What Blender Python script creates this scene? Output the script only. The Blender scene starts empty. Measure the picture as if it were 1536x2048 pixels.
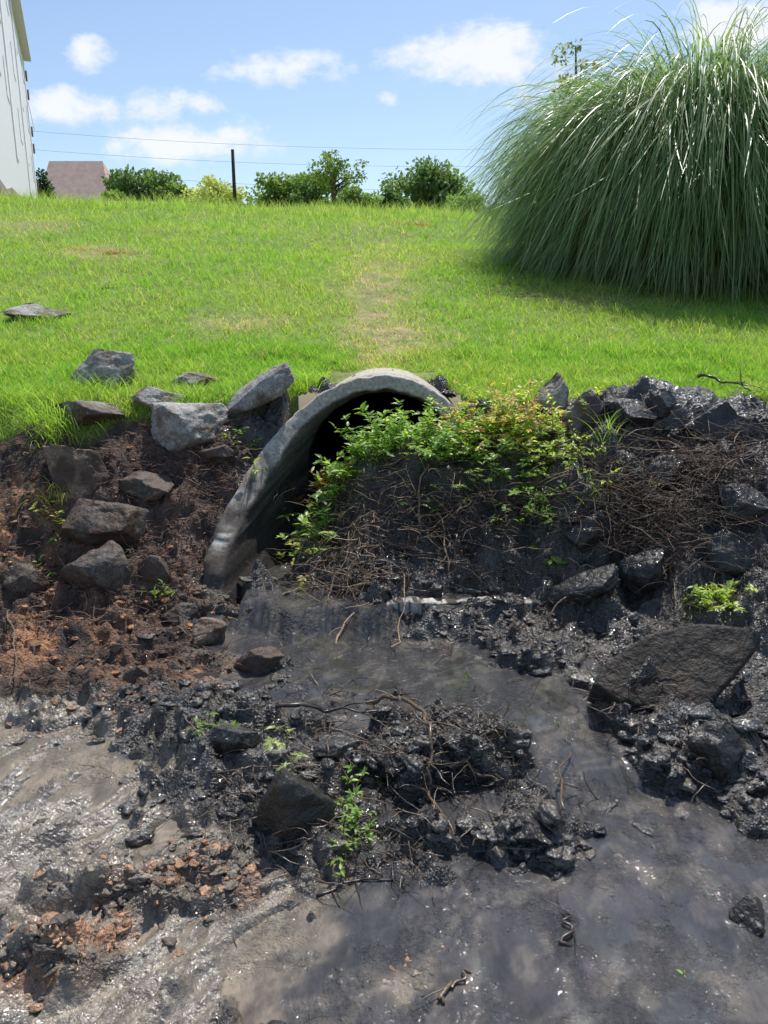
import bpy, bmesh, math, random
import numpy as np
from mathutils import Vector, Matrix, noise as mnoise
random.seed(7); rng = np.random.default_rng(7)
S = bpy.context.scene; COL = S.collection
R = math.radians
# ---------------------------------------------------------------- camera
F_PX = 1550.0; PITCH = R(14.6); CH = 1.7
cP, sP = math.cos(PITCH), math.sin(PITCH)
cam = bpy.data.cameras.new('camera'); co = bpy.data.objects.new('camera', cam); COL.objects.link(co)
cam.sensor_fit = 'VERTICAL'; cam.sensor_height = 36; cam.lens = 36*F_PX/2048
cam.clip_start = 0.05; cam.clip_end = 20000
co.location = (0, 0, CH); co.rotation_euler = (R(90)-PITCH, 0, 0)
S.camera = co
def proj(x, y, z):
    zr = z-CH; d = np.maximum(y*cP-zr*sP, .35); u = y*sP+zr*cP
    return 768+F_PX*x/d, 1024-F_PX*u/d
def at(px, py, Y):
    dx = (px-768)/F_PX; dy = (1024-py)/F_PX
    d = Vector((dx, cP+dy*sP, -sP+dy*cP)); return Vector((0, 0, CH))+d*(Y/d.y)
# ---------------------------------------------------------------- noise
def _h(xi, yi, seed):
    h = (xi.astype(np.int64)*374761393+yi.astype(np.int64)*668265263+seed*974634777) & 0xffffffff
    h = ((h ^ (h >> 13))*1274126177) & 0xffffffff
    return ((h ^ (h >> 16)) & 0xffffff)/float(0xffffff)
def pn(x, y, seed=0):
    xi = np.floor(x); yi = np.floor(y); fx = x-xi; fy = y-yi
    u = fx*fx*fx*(fx*(fx*6-15)+10); v = fy*fy*fy*(fy*(fy*6-15)+10)
    def g(i, j):
        a = _h(xi+i, yi+j, seed)*2*np.pi
        return np.cos(a)*(fx-i)+np.sin(a)*(fy-j)
    return ((g(0,0)*(1-u)+g(1,0)*u)*(1-v)+(g(0,1)*(1-u)+g(1,1)*u)*v)*1.5
def fbm(x, y, o=4, seed=0, g=.5):
    s = 0; a = 1
    for i in range(o):
        s = s+a*pn(x, y, seed+i*17); x = x*2.03+3.1; y = y*2.03-1.7; a *= g
    return s
def wor(x, y, seed=0):
    xi = np.floor(x); yi = np.floor(y); f1 = np.full(x.shape, 9.); idv = np.zeros(x.shape)
    for i in (-1,0,1):
        for j in (-1,0,1):
            cx = xi+i; cy = yi+j
            px = cx+_h(cx, cy, seed); py = cy+_h(cx, cy, seed+5)
            d = np.hypot(px-x, py-y); m = d < f1
            f1 = np.where(m, d, f1); idv = np.where(m, _h(cx, cy, seed+9), idv)
    return f1, idv
def ss(a, b, x):
    t = np.clip((x-a)/(b-a), 0, 1); return t*t*(3-2*t)
def caps(px, py, x0, y0, x1, y1, r, soft=.5):
    dx, dy = x1-x0, y1-y0; t = np.clip(((px-x0)*dx+(py-y0)*dy)/(dx*dx+dy*dy+1e-6), 0, 1)
    d = np.hypot(px-x0-t*dx, (py-y0-t*dy)*1.6)
    return 1-ss(r*(1-soft), r*(1+soft*.5), d)
def ell(px, py, cx, cy, rx, ry):
    return np.exp(-(((px-cx)/rx)**2+((py-cy)/ry)**2))
# ---------------------------------------------------------------- terrain shape
def toe(x): return np.interp(x, [-3,-1,-.8,.8,1.15,2.5], [3.7,4.0,4.0,4.0,3.65,3.3])
HY = [5.3,19,22,80,130,6000]; HZ = [0,2.68,3.08,8.2,10.0,10.0]
def xw(x, y):
    w = np.interp(y, [3.9,4.25,4.5,4.8,5.05,5.25,5.45], [1.02,1.04,.98,.83,.70,.66,.66])
    return np.where(x > 0, w*.88, w)
PIPE_Z, PIPE_R = .61, .66
MOUNDS = [(560,1590,140,80,.075),(430,1540,140,60,.065),(770,1550,110,50,.055),(1040,1520,110,40,.07),(1060,1690,75,22,.09),(930,1560,90,45,.05),
 (1440,1510,120,70,.15),(690,1385,50,30,.08),(500,1350,50,20,.06),(1515,1840,45,55,.09),(830,1985,50,50,.06),(240,1790,130,30,.045),
 (90,1930,110,32,.045),(340,1420,130,40,.07),(880,1470,90,28,.07),(1240,1440,90,30,.09),(1250,1690,60,20,.05),(660,1720,60,25,.05),(1080,1330,80,30,.10),(960,1270,100,25,.10),(620,1480,220,20,.045),(640,1290,40,14,.07),(820,1325,50,14,.05)]
def landmasks(x, y):
    px, py = proj(x, y, 0*x)
    wx = px+85*fbm(x*1.9, y*1.9, 5, 31, .6); wy = py+50*fbm(x*1.9, y*1.9, 5, 41, .6)
    w = np.maximum.reduce([caps(wx,wy,560,1265,700,1310,95), caps(wx,wy,680,1345,1000,1400,90), caps(wx,wy,600,1400,700,1430,60),
        caps(wx,wy,1000,1420,1190,1560,85), caps(wx,wy,1150,1590,1330,1660,85), caps(wx,wy,840,1620,980,1640,70),
        caps(wx,wy,1000,1960,1500,1900,330), caps(wx,wy,800,1850,1000,1800,150), caps(wx,wy,640,2000,1000,2060,170), caps(wx,wy,1300,1740,1500,1740,110)])
    return px, py, w
def tanmask(x, y, s=28):
    px, py = proj(x, y, 0*x)
    bx = np.interp(py, [1370,1450,1550,1650,1720,1780,1850,2048,2400], [-100,240,290,340,520,610,580,470,370])
    bx = bx+130*fbm(x*2.4, y*2.4, 6, 77, .65)
    t = ss(-s, s, bx-px)
    return np.maximum(t, .8*ell(px,py,820,1990,55,50)*ss(-.2,.2,fbm(x*7,y*7,4,79)+.1))
def H0(x, y):
    x = np.asarray(x, float); y = np.asarray(y, float)
    tz = toe(x); s = np.clip((y-tz)/(5.3-tz), 0, 1)
    wig = .10*fbm(x*1.3, y*1.3, 2, 5)*ss(0,.2,s)*(1-ss(.8,1,s))*(1+.8*(x > 1))
    bank = .05+1.05*(s*.75+.25*s*s*(3-2*s))+wig
    hill = np.interp(y, HY, HZ)
    far = ss(5.3, 12, y)
    bank = bank+hill+far*(.035*np.clip(-x,0,14)-.03*np.clip(x-1,0,9))+far*.12*fbm(x*.25, y*.25, 2, 3)
    bank = bank+ss(1.25,1.6,x)*(1-ss(4,6,x))*.18*np.exp(-((y-5.0)/.2)**2)+ss(1.0,1.4,x)*(1-ss(4,6,x))*.20*np.exp(-((y-4.45)/.35)**2)*(.6+fbm(x*2.2,y*2,3,7))
    px, py, w = landmasks(x, y)
    low = 0*x
    for cx, cy, rx, ry, h in MOUNDS: low = low+h*ell(px,py,cx,cy,rx,ry)
    low = low-.034*tanmask(x, y)
    lowz = low*(1-.6*w)-.110*w
    lw = (1-ss(0,.35,y-tz))*(1-ss(4.0,4.15,y)*(np.abs(x) < 1.2))*(y > .0)
    z = bank+lowz*lw
    inside = 1-ss(-.10, .0, np.abs(x)-xw(x,y)); inch = inside*ss(3.98,4.06,y)*(y < 5.45)
    z = z*(1-inch)+(.11+.03*fbm(x*5,y*4,3,19))*inch
    wob = .07*fbm(x*2.4, y*2.4, 3, 15)
    prof = np.interp(x+wob, [-.66,-.52,-.38,-.16,.15,.45,.8,1.1,1.4], [.0,.20,.58,.80,.88,.88,.90,.86,.4])
    back = np.interp(y+wob, [3.92,4.08,4.2,4.4,4.65,4.9,5.1,5.3,5.5], [0,.12,.24,.43,.70,1.0,1.0,.85,.8])
    pile = prof*back*(y < 5.45)
    low2 = .10*ss(.0,.25,x+wob)*(1-ss(.85,1.05,x))*np.exp(-((y-3.84)/.12)**2)
    p = np.maximum(pile, low2)
    return np.where((p > .02)&(y > 3.6), np.maximum(z, p), z)
def gmask(x, y):
    ye = np.interp(x, [-3,-2,-1.5,-1,-.75,-.55,-.42,.42,.55,.75,1.0,3], [5.1,5.1,5.15,5.25,5.3,5.42,5.75,5.75,5.42,5.33,5.25,5.25])
    return ss(-.05,.07, y-ye+.13*fbm(x*2.5,y*2.5,3,88))
def Hf(x, y):
    z = H0(x, y); near = (1-ss(9, 40, y))*(1-ss(8,20,np.abs(x)))
    g = gmask(x, y); t = tanmask(x, y)*(1-ss(3.2,3.8,y)); px, py, w = landmasks(x, y)
    w = w*(1-ss(3.9,4.1,y))
    q1 = fbm(x*6, y*6, 3, 201); q2 = fbm(x*6+9, y*6-4, 3, 202)
    a1, i1 = wor(x*6+.35*q1, y*6+.35*q2, 3); a2, i2 = wor(x*15+.8*q1, y*15+.8*q2, 8); a3, i3 = wor(x*34+1.2*q2, y*34+1.2*q1, 4)
    c1 = np.maximum(0,1-a1)*i1; c2 = np.maximum(0,1-a2)*(.3+i2); c3 = np.maximum(0,1-a3)*(.4+i3)
    f = fbm(x*4, y*4, 7, 12, .56)
    patch = ss(-.25,.35, fbm(x*1.9, y*1.9, 3, 61))
    clod = .060*f+(.11*c1+.050*c2+.018*c3)*(.4+.6*patch)-.045
    th = R(38); u = x*math.cos(th)-y*math.sin(th); v = x*math.sin(th)+y*math.cos(th)
    uw = u+.05*fbm(x*2.5,y*2.5,3,24)
    flow = .034*fbm(uw*6, v*.9, 3, 22)+.024*fbm(uw*17,v*2.4,4,23,.55)+.005*fbm(x*40,y*40,3,27)
    band = np.clip(ell(px,py,260,1780,190,50)+ell(px,py,90,1920,140,50)+.8*ell(px,py,430,1750,90,60)+.6*ell(px,py,150,1460,120,30),0,1)
    pt = ss(.2,.6, band+.55*fbm(x*3.5,y*3.5,4,65))
    flow = flow*(1-.5*pt)+pt*(.055*c2+.024*c3+.045*c1)
    d = clod*(1-t)+flow*t
    d = d*(1-g)*(1-.45*w)+g*.02*f
    return z+d*near
class Ras:
    def __init__(s, fn, x0, x1, y0, y1, st):
        s.x0, s.y0, s.st = x0, y0, st; xs = np.arange(x0, x1+st, st); ys = np.arange(y0, y1+st, st); X, Y = np.meshgrid(xs, ys)
        s.Z = fn(X.ravel(), Y.ravel()).reshape(X.shape); s.ny, s.nx = X.shape
    def __call__(s, x, y):
        u = np.clip((x-s.x0)/s.st, 0, s.nx-1.001); v = np.clip((y-s.y0)/s.st, 0, s.ny-1.001); i = u.astype(int); j = v.astype(int); fu = u-i; fv = v-j; Z = s.Z
        return (Z[j,i]*(1-fu)+Z[j,i+1]*fu)*(1-fv)+(Z[j+1,i]*(1-fu)+Z[j+1,i+1]*fu)*fv
RN = Ras(H0, -5, 5, .5, 8, .025); RFN = Ras(Hf, -4, 4, .9, 6.5, .0125); RFAR = Ras(H0, -34, 34, 7.8, 32, .2)
def H0q(x, y):
    x = np.asarray(x, float); y = np.asarray(y, float)
    return np.where((y < 7.9)&(np.abs(x) < 4.95), RN(x, y), RFAR(x, y))
def Hq(x, y):
    x = np.asarray(x, float); y = np.asarray(y, float)
    return np.where((y < 6.4)&(np.abs(x) < 3.95), RFN(x, y), H0q(x, y))
YM = np.concatenate([np.arange(1.2,7,.015), np.arange(7,30,.06)])
def hit(px, py):
    dx = (px-768)/F_PX; dy = (1024-py)/F_PX; dY = cP+dy*sP
    X = dx*YM/dY; Z = CH+(-sP+dy*cP)*YM/dY
    m = np.nonzero(H0q(X, YM) > Z)[0]; i = m[0] if len(m) else len(YM)-1
    y_ = YM[i]
    if abs(X[i]) < .66 and 5.2 < y_ < 5.56: y_ = 5.02
    x_ = dx*y_/dY
    return Vector((x_, y_, max(float(Hq(x_, y_)), -.01 if y_ < 3.9 else -9)))
def hz(x, y): return max(float(Hq(x, y)), -.005)
# ---------------------------------------------------------------- helpers
def tag(o, label=None, cat=None, group=None, kind=None):
    if label: o['label'] = label
    if cat: o['category'] = cat
    if group: o['group'] = group
    if kind: o['kind'] = kind
    return o
def empty(name, loc):
    o = bpy.data.objects.new(name, None); o.location = loc; o.empty_display_size = .1; COL.objects.link(o); return o
def mesh_np(name, V, Fc, mat, col=None, parent=None, smooth=True, wet=None, fine=None):
    V = np.asarray(V, np.float32); Fc = np.asarray(Fc, np.int32); k = Fc.shape[1]
    if parent is not None: V = V-np.array(parent.location, np.float32)
    me = bpy.data.meshes.new(name); me.vertices.add(len(V)); me.vertices.foreach_set('co', V.ravel())
    me.loops.add(Fc.size); me.loops.foreach_set('vertex_index', Fc.ravel())
    me.polygons.add(len(Fc)); me.polygons.foreach_set('loop_start', np.arange(0, Fc.size, k, dtype=np.int32))
    me.polygons.foreach_set('loop_total', np.full(len(Fc), k, np.int32))
    me.polygons.foreach_set('use_smooth', np.full(len(Fc), smooth))
    me.update(calc_edges=True)
    if col is not None:
        a = me.color_attributes.new('Col', 'FLOAT_COLOR', 'POINT')
        c = np.ones((len(V), 4), np.float32); c[:, :3] = col
        if wet is not None: c[:, 3] = wet
        a.data.foreach_set('color', c.ravel())
    if fine is not None:
        a = me.attributes.new('fine', 'FLOAT', 'POINT'); a.data.foreach_set('value', np.asarray(fine, np.float32))
    me.materials.append(mat)
    o = bpy.data.objects.new(name, me); COL.objects.link(o)
    if parent is not None: o.parent = parent
    return o
class MB:
    def __init__(s): s.v = []; s.f = []; s.c = []
    def add(s, vs, fs, c=(.5,.5,.5)):
        b = len(s.v); s.v += [tuple(v) for v in vs]; s.f += [tuple(i+b for i in f) for f in fs]; s.c += [c]*len(vs)
    def box(s, lo, hi, M=None, c=(.5,.5,.5)):
        (a,b,d),(e,f,g) = lo, hi
        vs = [Vector(p) for p in ((a,b,d),(e,b,d),(e,f,d),(a,f,d),(a,b,g),(e,b,g),(e,f,g),(a,f,g))]
        if M: vs = [M@v for v in vs]
        s.add(vs, [(0,3,2,1),(4,5,6,7),(0,1,5,4),(1,2,6,5),(2,3,7,6),(3,0,4,7)], c)
    def tube(s, path, r0, r1, n=5, c=(.5,.5,.5), knob=0):
        path = [Vector(p) for p in path]; m = len(path); vs = []; fs = []
        up = Vector((.3,.2,1)).normalized()
        for i, p in enumerate(path):
            t = (path[min(i+1,m-1)]-path[max(i-1,0)]).normalized()
            a = t.cross(up)
            if a.length < 1e-3: a = t.cross(Vector((1,0,0)))
            a.normalize(); b = t.cross(a); r = (r0+(r1-r0)*i/(m-1))*(1+knob*random.uniform(-1,1))
            for k in range(n):
                an = 2*math.pi*k/n; vs.append(p+a*math.cos(an)*r+b*math.sin(an)*r)
        for i in range(m-1):
            for k in range(n): fs.append((i*n+k, i*n+(k+1)%n, (i+1)*n+(k+1)%n, (i+1)*n+k))
        fs.append(tuple(range(n))[::-1]); fs.append(tuple(range((m-1)*n, m*n)))
        s.add(vs, fs, c)
    def build(s, name, mat, parent=None, smooth=False):
        me = bpy.data.meshes.new(name); vs = s.v
        if parent is not None:
            L = parent.location; vs = [(v[0]-L[0], v[1]-L[1], v[2]-L[2]) for v in vs]
        me.from_pydata(vs, [], s.f); me.update()
        a = me.color_attributes.new('Col', 'FLOAT_COLOR', 'POINT')
        c = np.ones((len(vs), 4), np.float32); c[:, :3] = np.array(s.c); a.data.foreach_set('color', c.ravel())
        for p in me.polygons: p.use_smooth = smooth
        me.materials.append(mat); o = bpy.data.objects.new(name, me); COL.objects.link(o)
        if parent is not None: o.parent = parent
        return o
# ---------------------------------------------------------------- materials
def newmat(n):
    m = bpy.data.materials.new(n); m.use_nodes = True; nt = m.node_tree; return m, nt, nt.nodes['Principled BSDF']
def N(nt, t, **k):
    n = nt.nodes.new(t)
    for a, b in k.items(): setattr(n, a, b)
    return n
def mathn(nt, op, a, b=None, c=None, clamp=False):
    n = N(nt, 'ShaderNodeMath', operation=op); n.use_clamp = clamp
    for i, v in enumerate((a, b, c)):
        if v is None: continue
        if isinstance(v, (int, float)): n.inputs[i].default_value = v
        else: nt.links.new(v, n.inputs[i])
    return n.outputs[0]
def noise_out(nt, scale, detail=6, rough=.6, vec=None):
    n = N(nt, 'ShaderNodeTexNoise'); n.inputs['Scale'].default_value = scale; n.inputs['Detail'].default_value = detail; n.inputs['Roughness'].default_value = rough
    if vec is None:
        g = N(nt, 'ShaderNodeNewGeometry'); vec = g.outputs['Position']
    nt.links.new(vec, n.inputs['Vector']); return n.outputs['Fac']
def ramp(nt, fac, p0, c0, p1, c1):
    r = N(nt, 'ShaderNodeValToRGB'); e = r.color_ramp.elements
    e[0].position = p0; e[0].color = (*c0, 1); e[1].position = p1; e[1].color = (*c1, 1)
    nt.links.new(fac, r.inputs[0]); return r.outputs[0]
def mixc(nt, fac, a, b, bt='MIX'):
    m = N(nt, 'ShaderNodeMix', data_type='RGBA', blend_type=bt)
    for s, v in ((0, fac), (6, a), (7, b)):
        if isinstance(v, (int, float)): m.inputs[s].default_value = v
        elif isinstance(v, tuple): m.inputs[s].default_value = (*v, 1)
        else: nt.links.new(v, m.inputs[s])
    return m.outputs[2]
def bump(nt, bs, hs, prev=None, coat=False):
    for h, st, d in hs:
        b = N(nt, 'ShaderNodeBump'); b.inputs['Distance'].default_value = d
        if isinstance(st, (int, float)): b.inputs['Strength'].default_value = st
        else: nt.links.new(st, b.inputs['Strength'])
        nt.links.new(h, b.inputs['Height'])
        if prev is not None: nt.links.new(prev, b.inputs['Normal'])
        prev = b.outputs[0]
    nt.links.new(prev, bs.inputs['Normal'])
    if coat: nt.links.new(prev, bs.inputs['Coat Normal'])
m_ground, nt, bs = newmat('wet_ground')
at_ = N(nt, 'ShaderNodeAttribute', attribute_name='Col'); fn_ = N(nt, 'ShaderNodeAttribute', attribute_name='fine')
n1 = noise_out(nt, 55, 8, .7); n2 = noise_out(nt, 9, 5)
cc = mixc(nt, 1., at_.outputs['Color'], ramp(nt, n1, .32, (.6,.6,.6), .7, (1.45,1.42,1.38)), 'MULTIPLY')
cc = mixc(nt, 1., cc, ramp(nt, n2, .35, (.75,.75,.78), .65, (1.25,1.22,1.18)), 'MULTIPLY')
nt.links.new(cc, bs.inputs['Base Color'])
n3 = noise_out(nt, 22, 5)
r0 = mathn(nt, 'MULTIPLY_ADD', at_.outputs['Alpha'], -.62, .95)
rr = mathn(nt, 'ADD', r0, mathn(nt, 'MULTIPLY', mathn(nt, 'SUBTRACT', n3, .5), .45), clamp=True)
nt.links.new(mathn(nt, 'MAXIMUM', rr, .2), bs.inputs['Roughness'])
nt.links.new(mathn(nt, 'MULTIPLY', mathn(nt, 'POWER', at_.outputs['Alpha'], 2.), ramp(nt, noise_out(nt, 7, 4), .34, (.3,)*3, .50, (1,)*3)), bs.inputs['Coat Weight']); bs.inputs['Coat Roughness'].default_value = .04; bs.inputs['Coat IOR'].default_value = 1.6
bump(nt, bs, [(noise_out(nt, 30, 4, .6), fn_.outputs['Fac'], .03), (noise_out(nt, 90, 2, .5), mathn(nt,'POWER',fn_.outputs['Fac'],.5), .013)], coat=True)
m_water, nt, bs = newmat('murky_water')
at_ = N(nt, 'ShaderNodeAttribute', attribute_name='Col')
g = N(nt, 'ShaderNodeNewGeometry'); mp = N(nt, 'ShaderNodeMapping'); mp.inputs['Scale'].default_value = (1.4,.75,1); mp.inputs['Rotation'].default_value = (0,0,R(-25))
nt.links.new(g.outputs['Position'], mp.inputs[0])
scum = noise_out(nt, 7, 10, .75, mp.outputs[0])
nt.links.new(mixc(nt, 1., at_.outputs['Color'], ramp(nt, scum, .42, (.8,.8,.8), .66, (1.8,1.7,1.6)), 'MULTIPLY'), bs.inputs['Base Color'])
nt.links.new(ramp(nt, scum, .55, (.025,)*3, .70, (.14,)*3), bs.inputs['Roughness']); bs.inputs['IOR'].default_value = 1.5
spk = ramp(nt, noise_out(nt, 4.5, 6, .7), .46, (.05,)*3, .54, (1.,)*3)
bump(nt, bs, [(noise_out(nt, 3.0, 2, .5), .35, .03), (noise_out(nt, 15, 3, .55, mp.outputs[0]), .4, .009), (noise_out(nt, 55, 2, .5), spk, .016)])
def leafmat(name, trans=.45, rough=.5, spec=.4, back=(1.35,1.5,.6)):
    m, nt, bs = newmat(name); a = N(nt, 'ShaderNodeAttribute', attribute_name='Col')
    nt.links.new(a.outputs['Color'], bs.inputs['Base Color']); bs.inputs['Roughness'].default_value = rough; bs.inputs['Specular IOR Level'].default_value = spec
    tr = N(nt, 'ShaderNodeBsdfTranslucent'); nt.links.new(mixc(nt, 1., a.outputs['Color'], back, 'MULTIPLY'), tr.inputs[0])
    mx = N(nt, 'ShaderNodeMixShader'); mx.inputs[0].default_value = trans
    nt.links.new(bs.outputs[0], mx.inputs[1]); nt.links.new(tr.outputs[0], mx.inputs[2])
    nt.links.new(mx.outputs[0], nt.nodes['Material Output'].inputs[0]); return m
m_grass = leafmat('grass_blades', .5, .5, .35, (1.5,1.6,.8))
m_pampas = leafmat('pampas_blades', .38, .38, .55, (1.4,1.55,.8))
m_leaf = leafmat('leaves', .5, .4, .45, (1.6,1.7,.6))
m_treeleaf = leafmat('tree_leaves', .4, .6, .3, (1.5,1.6,.7))
def attrmat(name, rough, spec=.5, bs_=60, bstr=.5, bd=.004, var=.5, coat=0, det=6):
    m, nt, bs = newmat(name); a = N(nt, 'ShaderNodeAttribute', attribute_name='Col')
    f = noise_out(nt, bs_, det, .6)
    nt.links.new(mixc(nt, 1., a.outputs['Color'], ramp(nt, f, .3, (1-var,)*3, .7, (1+var,)*3), 'MULTIPLY'), bs.inputs['Base Color'])
    bs.inputs['Roughness'].default_value = rough; bs.inputs['Specular IOR Level'].default_value = spec
    bs.inputs['Coat Weight'].default_value = coat; bs.inputs['Coat Roughness'].default_value = .05
    bump(nt, bs, [(f, bstr, bd)], coat=coat > 0); return m
m_twig = attrmat('twig_bark', .55, .5, 90, .5, .002)
m_wettwig = attrmat('wet_twig', .28, .5, 90, .5, .002)
m_clod = attrmat('mud_clods', .4, .4, 60, 1., .012, coat=1., det=2)
m_conc = attrmat('stained_concrete', .85, .3, 45, .5, .006, .4)
m_bark = attrmat('tree_bark', .9, .2, 10, .5, .02)
m_plain = attrmat('painted_surface', .6, .3, 3, .1, .002, .06)
def rockmat(name, lo, hi, rough, mud=(.02,.017,.015), mudlev=.5, sc=22, coat=0, spec=.4):
    m, nt, bs = newmat(name)
    g = N(nt, 'ShaderNodeNewGeometry'); v = g.outputs['Position']
    a = noise_out(nt, sc, 10, .75, v); b = noise_out(nt, 5, 5, .6, v); c3 = noise_out(nt, 110, 3, .6, v)
    c = ramp(nt, a, .35, lo, .68, hi); c = mixc(nt, 1., c, ramp(nt, c3, .35, (.6,.6,.6), .65, (1.4,1.4,1.4)), 'MULTIPLY')
    mf = ramp(nt, b, mudlev-.06, (1,1,1), mudlev+.08, (0,0,0))
    nt.links.new(mixc(nt, mf, c, mud), bs.inputs['Base Color'])
    nt.links.new(mathn(nt, 'MULTIPLY_ADD', b, .3, rough-.15), bs.inputs['Roughness']); bs.inputs['Specular IOR Level'].default_value = spec
    bs.inputs['Coat Weight'].default_value = coat; bs.inputs['Coat Roughness'].default_value = .06
    bump(nt, bs, [(noise_out(nt, 9, 5, .6, v), .6, .05), (noise_out(nt, 28, 4, .6, v), .8, .016), (c3, .35, .004)], coat=coat > 0)
    return m
rk_grey = rockmat('grey_granite', (.20,.19,.175), (.50,.48,.44), .85, (.15,.11,.075), .44)
rk_dark = rockmat('muddy_dark_stone', (.04,.034,.03), (.17,.145,.12), .6, (.09,.06,.045), .53, spec=.3)
rk_wet = rockmat('wet_black_stone', (.018,.017,.016), (.065,.06,.053), .45, (.026,.021,.018), .5, coat=.6, spec=.25)
rk_tan = rockmat('brown_stone', (.13,.085,.055), (.36,.27,.19), .75, (.09,.06,.044), .50)
rk_mid = rockmat('mud_smeared_stone', (.10,.09,.08), (.32,.29,.25), .65, (.09,.06,.046), .51)
# ---------------------------------------------------------------- ground sheet
def axis(lo, hi, st, out, g):
    a = list(np.arange(lo, hi+1e-6, st)); s = st
    while a[-1] < out: s *= g; a.append(a[-1]+s)
    return a
GS = .0088
xr = axis(0, 2.6, GS, 6000, 1.08); xs = np.array([-v for v in xr[:0:-1]]+xr)
yr = axis(1.2, 5.6, GS, 6000, 1.035)
yb = [1.2]; s = GS
while yb[-1] > -60: s *= 1.14; yb.append(yb[-1]-s)
ys = np.array(yb[:0:-1]+yr)
X, Y = np.meshgrid(xs, ys); Z = Hf(X.ravel(), Y.ravel()).reshape(X.shape)
nx, ny = len(xs), len(ys)
x = X.ravel(); y = Y.ravel(); z = Z.ravel()
px, py = proj(x, y, z)
g = gmask(x, y); t = tanmask(x, y, 60)*(1-ss(3.3,3.9,y))
nb = fbm(x*3, y*3, 4, 51); nc = fbm(x*9, y*9, 3, 52)
col = np.empty((len(x), 3)); col[:] = (.040,.034,.028)
def over(c, m):
    m = np.clip(m, 0, 1)[:, None]; col[:] = col*(1-m)+np.array(c)*m
brown = (1-ss(380,520,px+60*nb))*ss(820,850,py)*(1-ss(1380,1480,py))*(y > 3.1)*(y < 7)
over((.165,.105,.076), brown*(.65+.8*nb+.5*nc))
over((.08,.055,.043), brown*.5*(nc > .1))
rbr = ss(1180,1260,px)*ss(840,880,py)*(1-ss(1150,1250,py))*(y > 3.1)*(y < 5.4)
over((.085,.058,.043), rbr*(.4+1.2*nb))
mbr = ell(px,py,860,1060,200,130)*(y > 4.1); over((.065,.046,.035), mbr*(.3+1.2*nc))
grey = ss(.1,.5,nb)*(y < 3.6)
over((.095,.082,.068), grey*.7)
dry = ell(px,py,1060,1140,110,60)+ell(px,py,1000,1250,120,40)+.6*ell(px,py,1300,1280,180,70); over((.085,.06,.044), dry*(.5+nc))
th = R(38); uu = x*math.cos(th)-y*math.sin(th); vv = x*math.sin(th)+y*math.cos(th)
stk = fbm(uu*9+.4*nb, vv*1.3, 4, 54)
over((.205,.178,.138), t*.97)
over((.115,.097,.076), t*.85*ss(.0,.5,stk))
band = np.clip(ell(px,py,260,1780,190,50)+ell(px,py,90,1920,140,50)+.8*ell(px,py,430,1750,90,60)+.6*ell(px,py,150,1460,120,30),0,1)
over((.11,.086,.064), t*ss(.3,.7,band+.5*nb))
for cx, cy, rx, ry, k in ((110,1290,140,60,.9),(20,1070,60,80,1.4),(60,980,60,40,.7),(170,1860,100,35,1.),(60,1960,70,35,.7),(430,1345,60,22,.9),(60,1180,60,60,.7),(500,1780,50,25,.4),(310,1730,90,28,.8),(260,1390,60,20,.6)):
    over((.40,.20,.10), k*ell(px,py,cx,cy,rx,ry)*ss(-.12,.3,nb*.6+nc*.7))
dryg = np.clip(1.0*ell(px,py,755,610,85,120)+.9*ell(px,py,480,645,90,18)+.8*ell(px,py,200,505,80,16)+.7*ell(px,py,60,450,90,14)+.6*ell(px,py,1200,600,160,14)+.5*ell(px,py,800,690,110,40), 0, 1)
over((.17,.23,.05), g); over((.36,.29,.15), g*dryg*(.6+.8*nb))
wet = np.clip(.90+.25*nb-brown*.8+.2*t-.4*rbr*(nb > 0), .05, 1)*(1-g)
fine = np.clip(1-.68*t+.6*t*ss(.3,.7,band+.5*nb), .2, 1)*(1-.6*g)
ii = np.arange(ny*nx).reshape(ny, nx)
Fq = np.stack([ii[:-1,:-1].ravel(), ii[:-1,1:].ravel(), ii[1:,1:].ravel(), ii[1:,:-1].ravel()], 1)
cx_ = x[Fq].mean(1); cy_ = y[Fq].mean(1); cz_ = z[Fq].mean(1)
ins = (cx_**2+(cz_-PIPE_Z)**2 < (PIPE_R-.03)**2) & (cy_ > 5.435) & (cy_ < 9)
Fq = Fq[~ins]
ground = mesh_np('ground', np.stack([x,y,z],1), Fq, m_ground, col, wet=wet, fine=fine); tag(ground, kind='structure')
# ---------------------------------------------------------------- water sheet
wx_ = np.concatenate([np.arange(-3.4,-1.8,.02), np.arange(-1.8,1.8,.012), np.arange(1.8,3.41,.02)]); wy_ = np.concatenate([np.arange(-2,1.2,.03), np.arange(1.2, 3.75, .012), np.arange(3.75, 4.15, .01), np.arange(4.15, 8.4, .05)])
WX, WY = np.meshgrid(wx_, wy_); wxx = WX.ravel(); wyy = WY.ravel()
wyn = wyy+.16*fbm(wxx*3.5, wyy*0, 4, 9, .6)
W = np.interp(wyn, [-3,2.35,2.6,3.80,3.97,8], [0,0,.03,.04,.135,.16])+.003*fbm(wxx*5, wyy*4, 3, 3)+.0015*fbm(wxx*16,wyy*10,2,6)+.012*fbm(wxx*12,wyy*9,3,4)*np.exp(-((wyn-3.9)/.09)**2)
ok = (wyy < 2.9)|((np.abs(wxx) < 1.05)&(wyy < 3.9))|((np.abs(wxx+.2) < .6)&(wyy < 5.3))|((np.abs(wxx) < .5))
tw = tanmask(wxx, wyy, 90)*(1-ss(3.0,3.6,wyy))
th = R(38); u = wxx*math.cos(th)-wyy*math.sin(th); v = wxx*math.sin(th)+wyy*math.cos(th)
sw = fbm(u*8+1.6*fbm(u*2.5,v*2.5,3,5), v*1.8+1.6*fbm(u*2.5,v*2.5,3,8), 6, 71, .55)
tw = np.clip(tw+.5*sw*(4*tw*(1-tw)),0,1)
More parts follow.
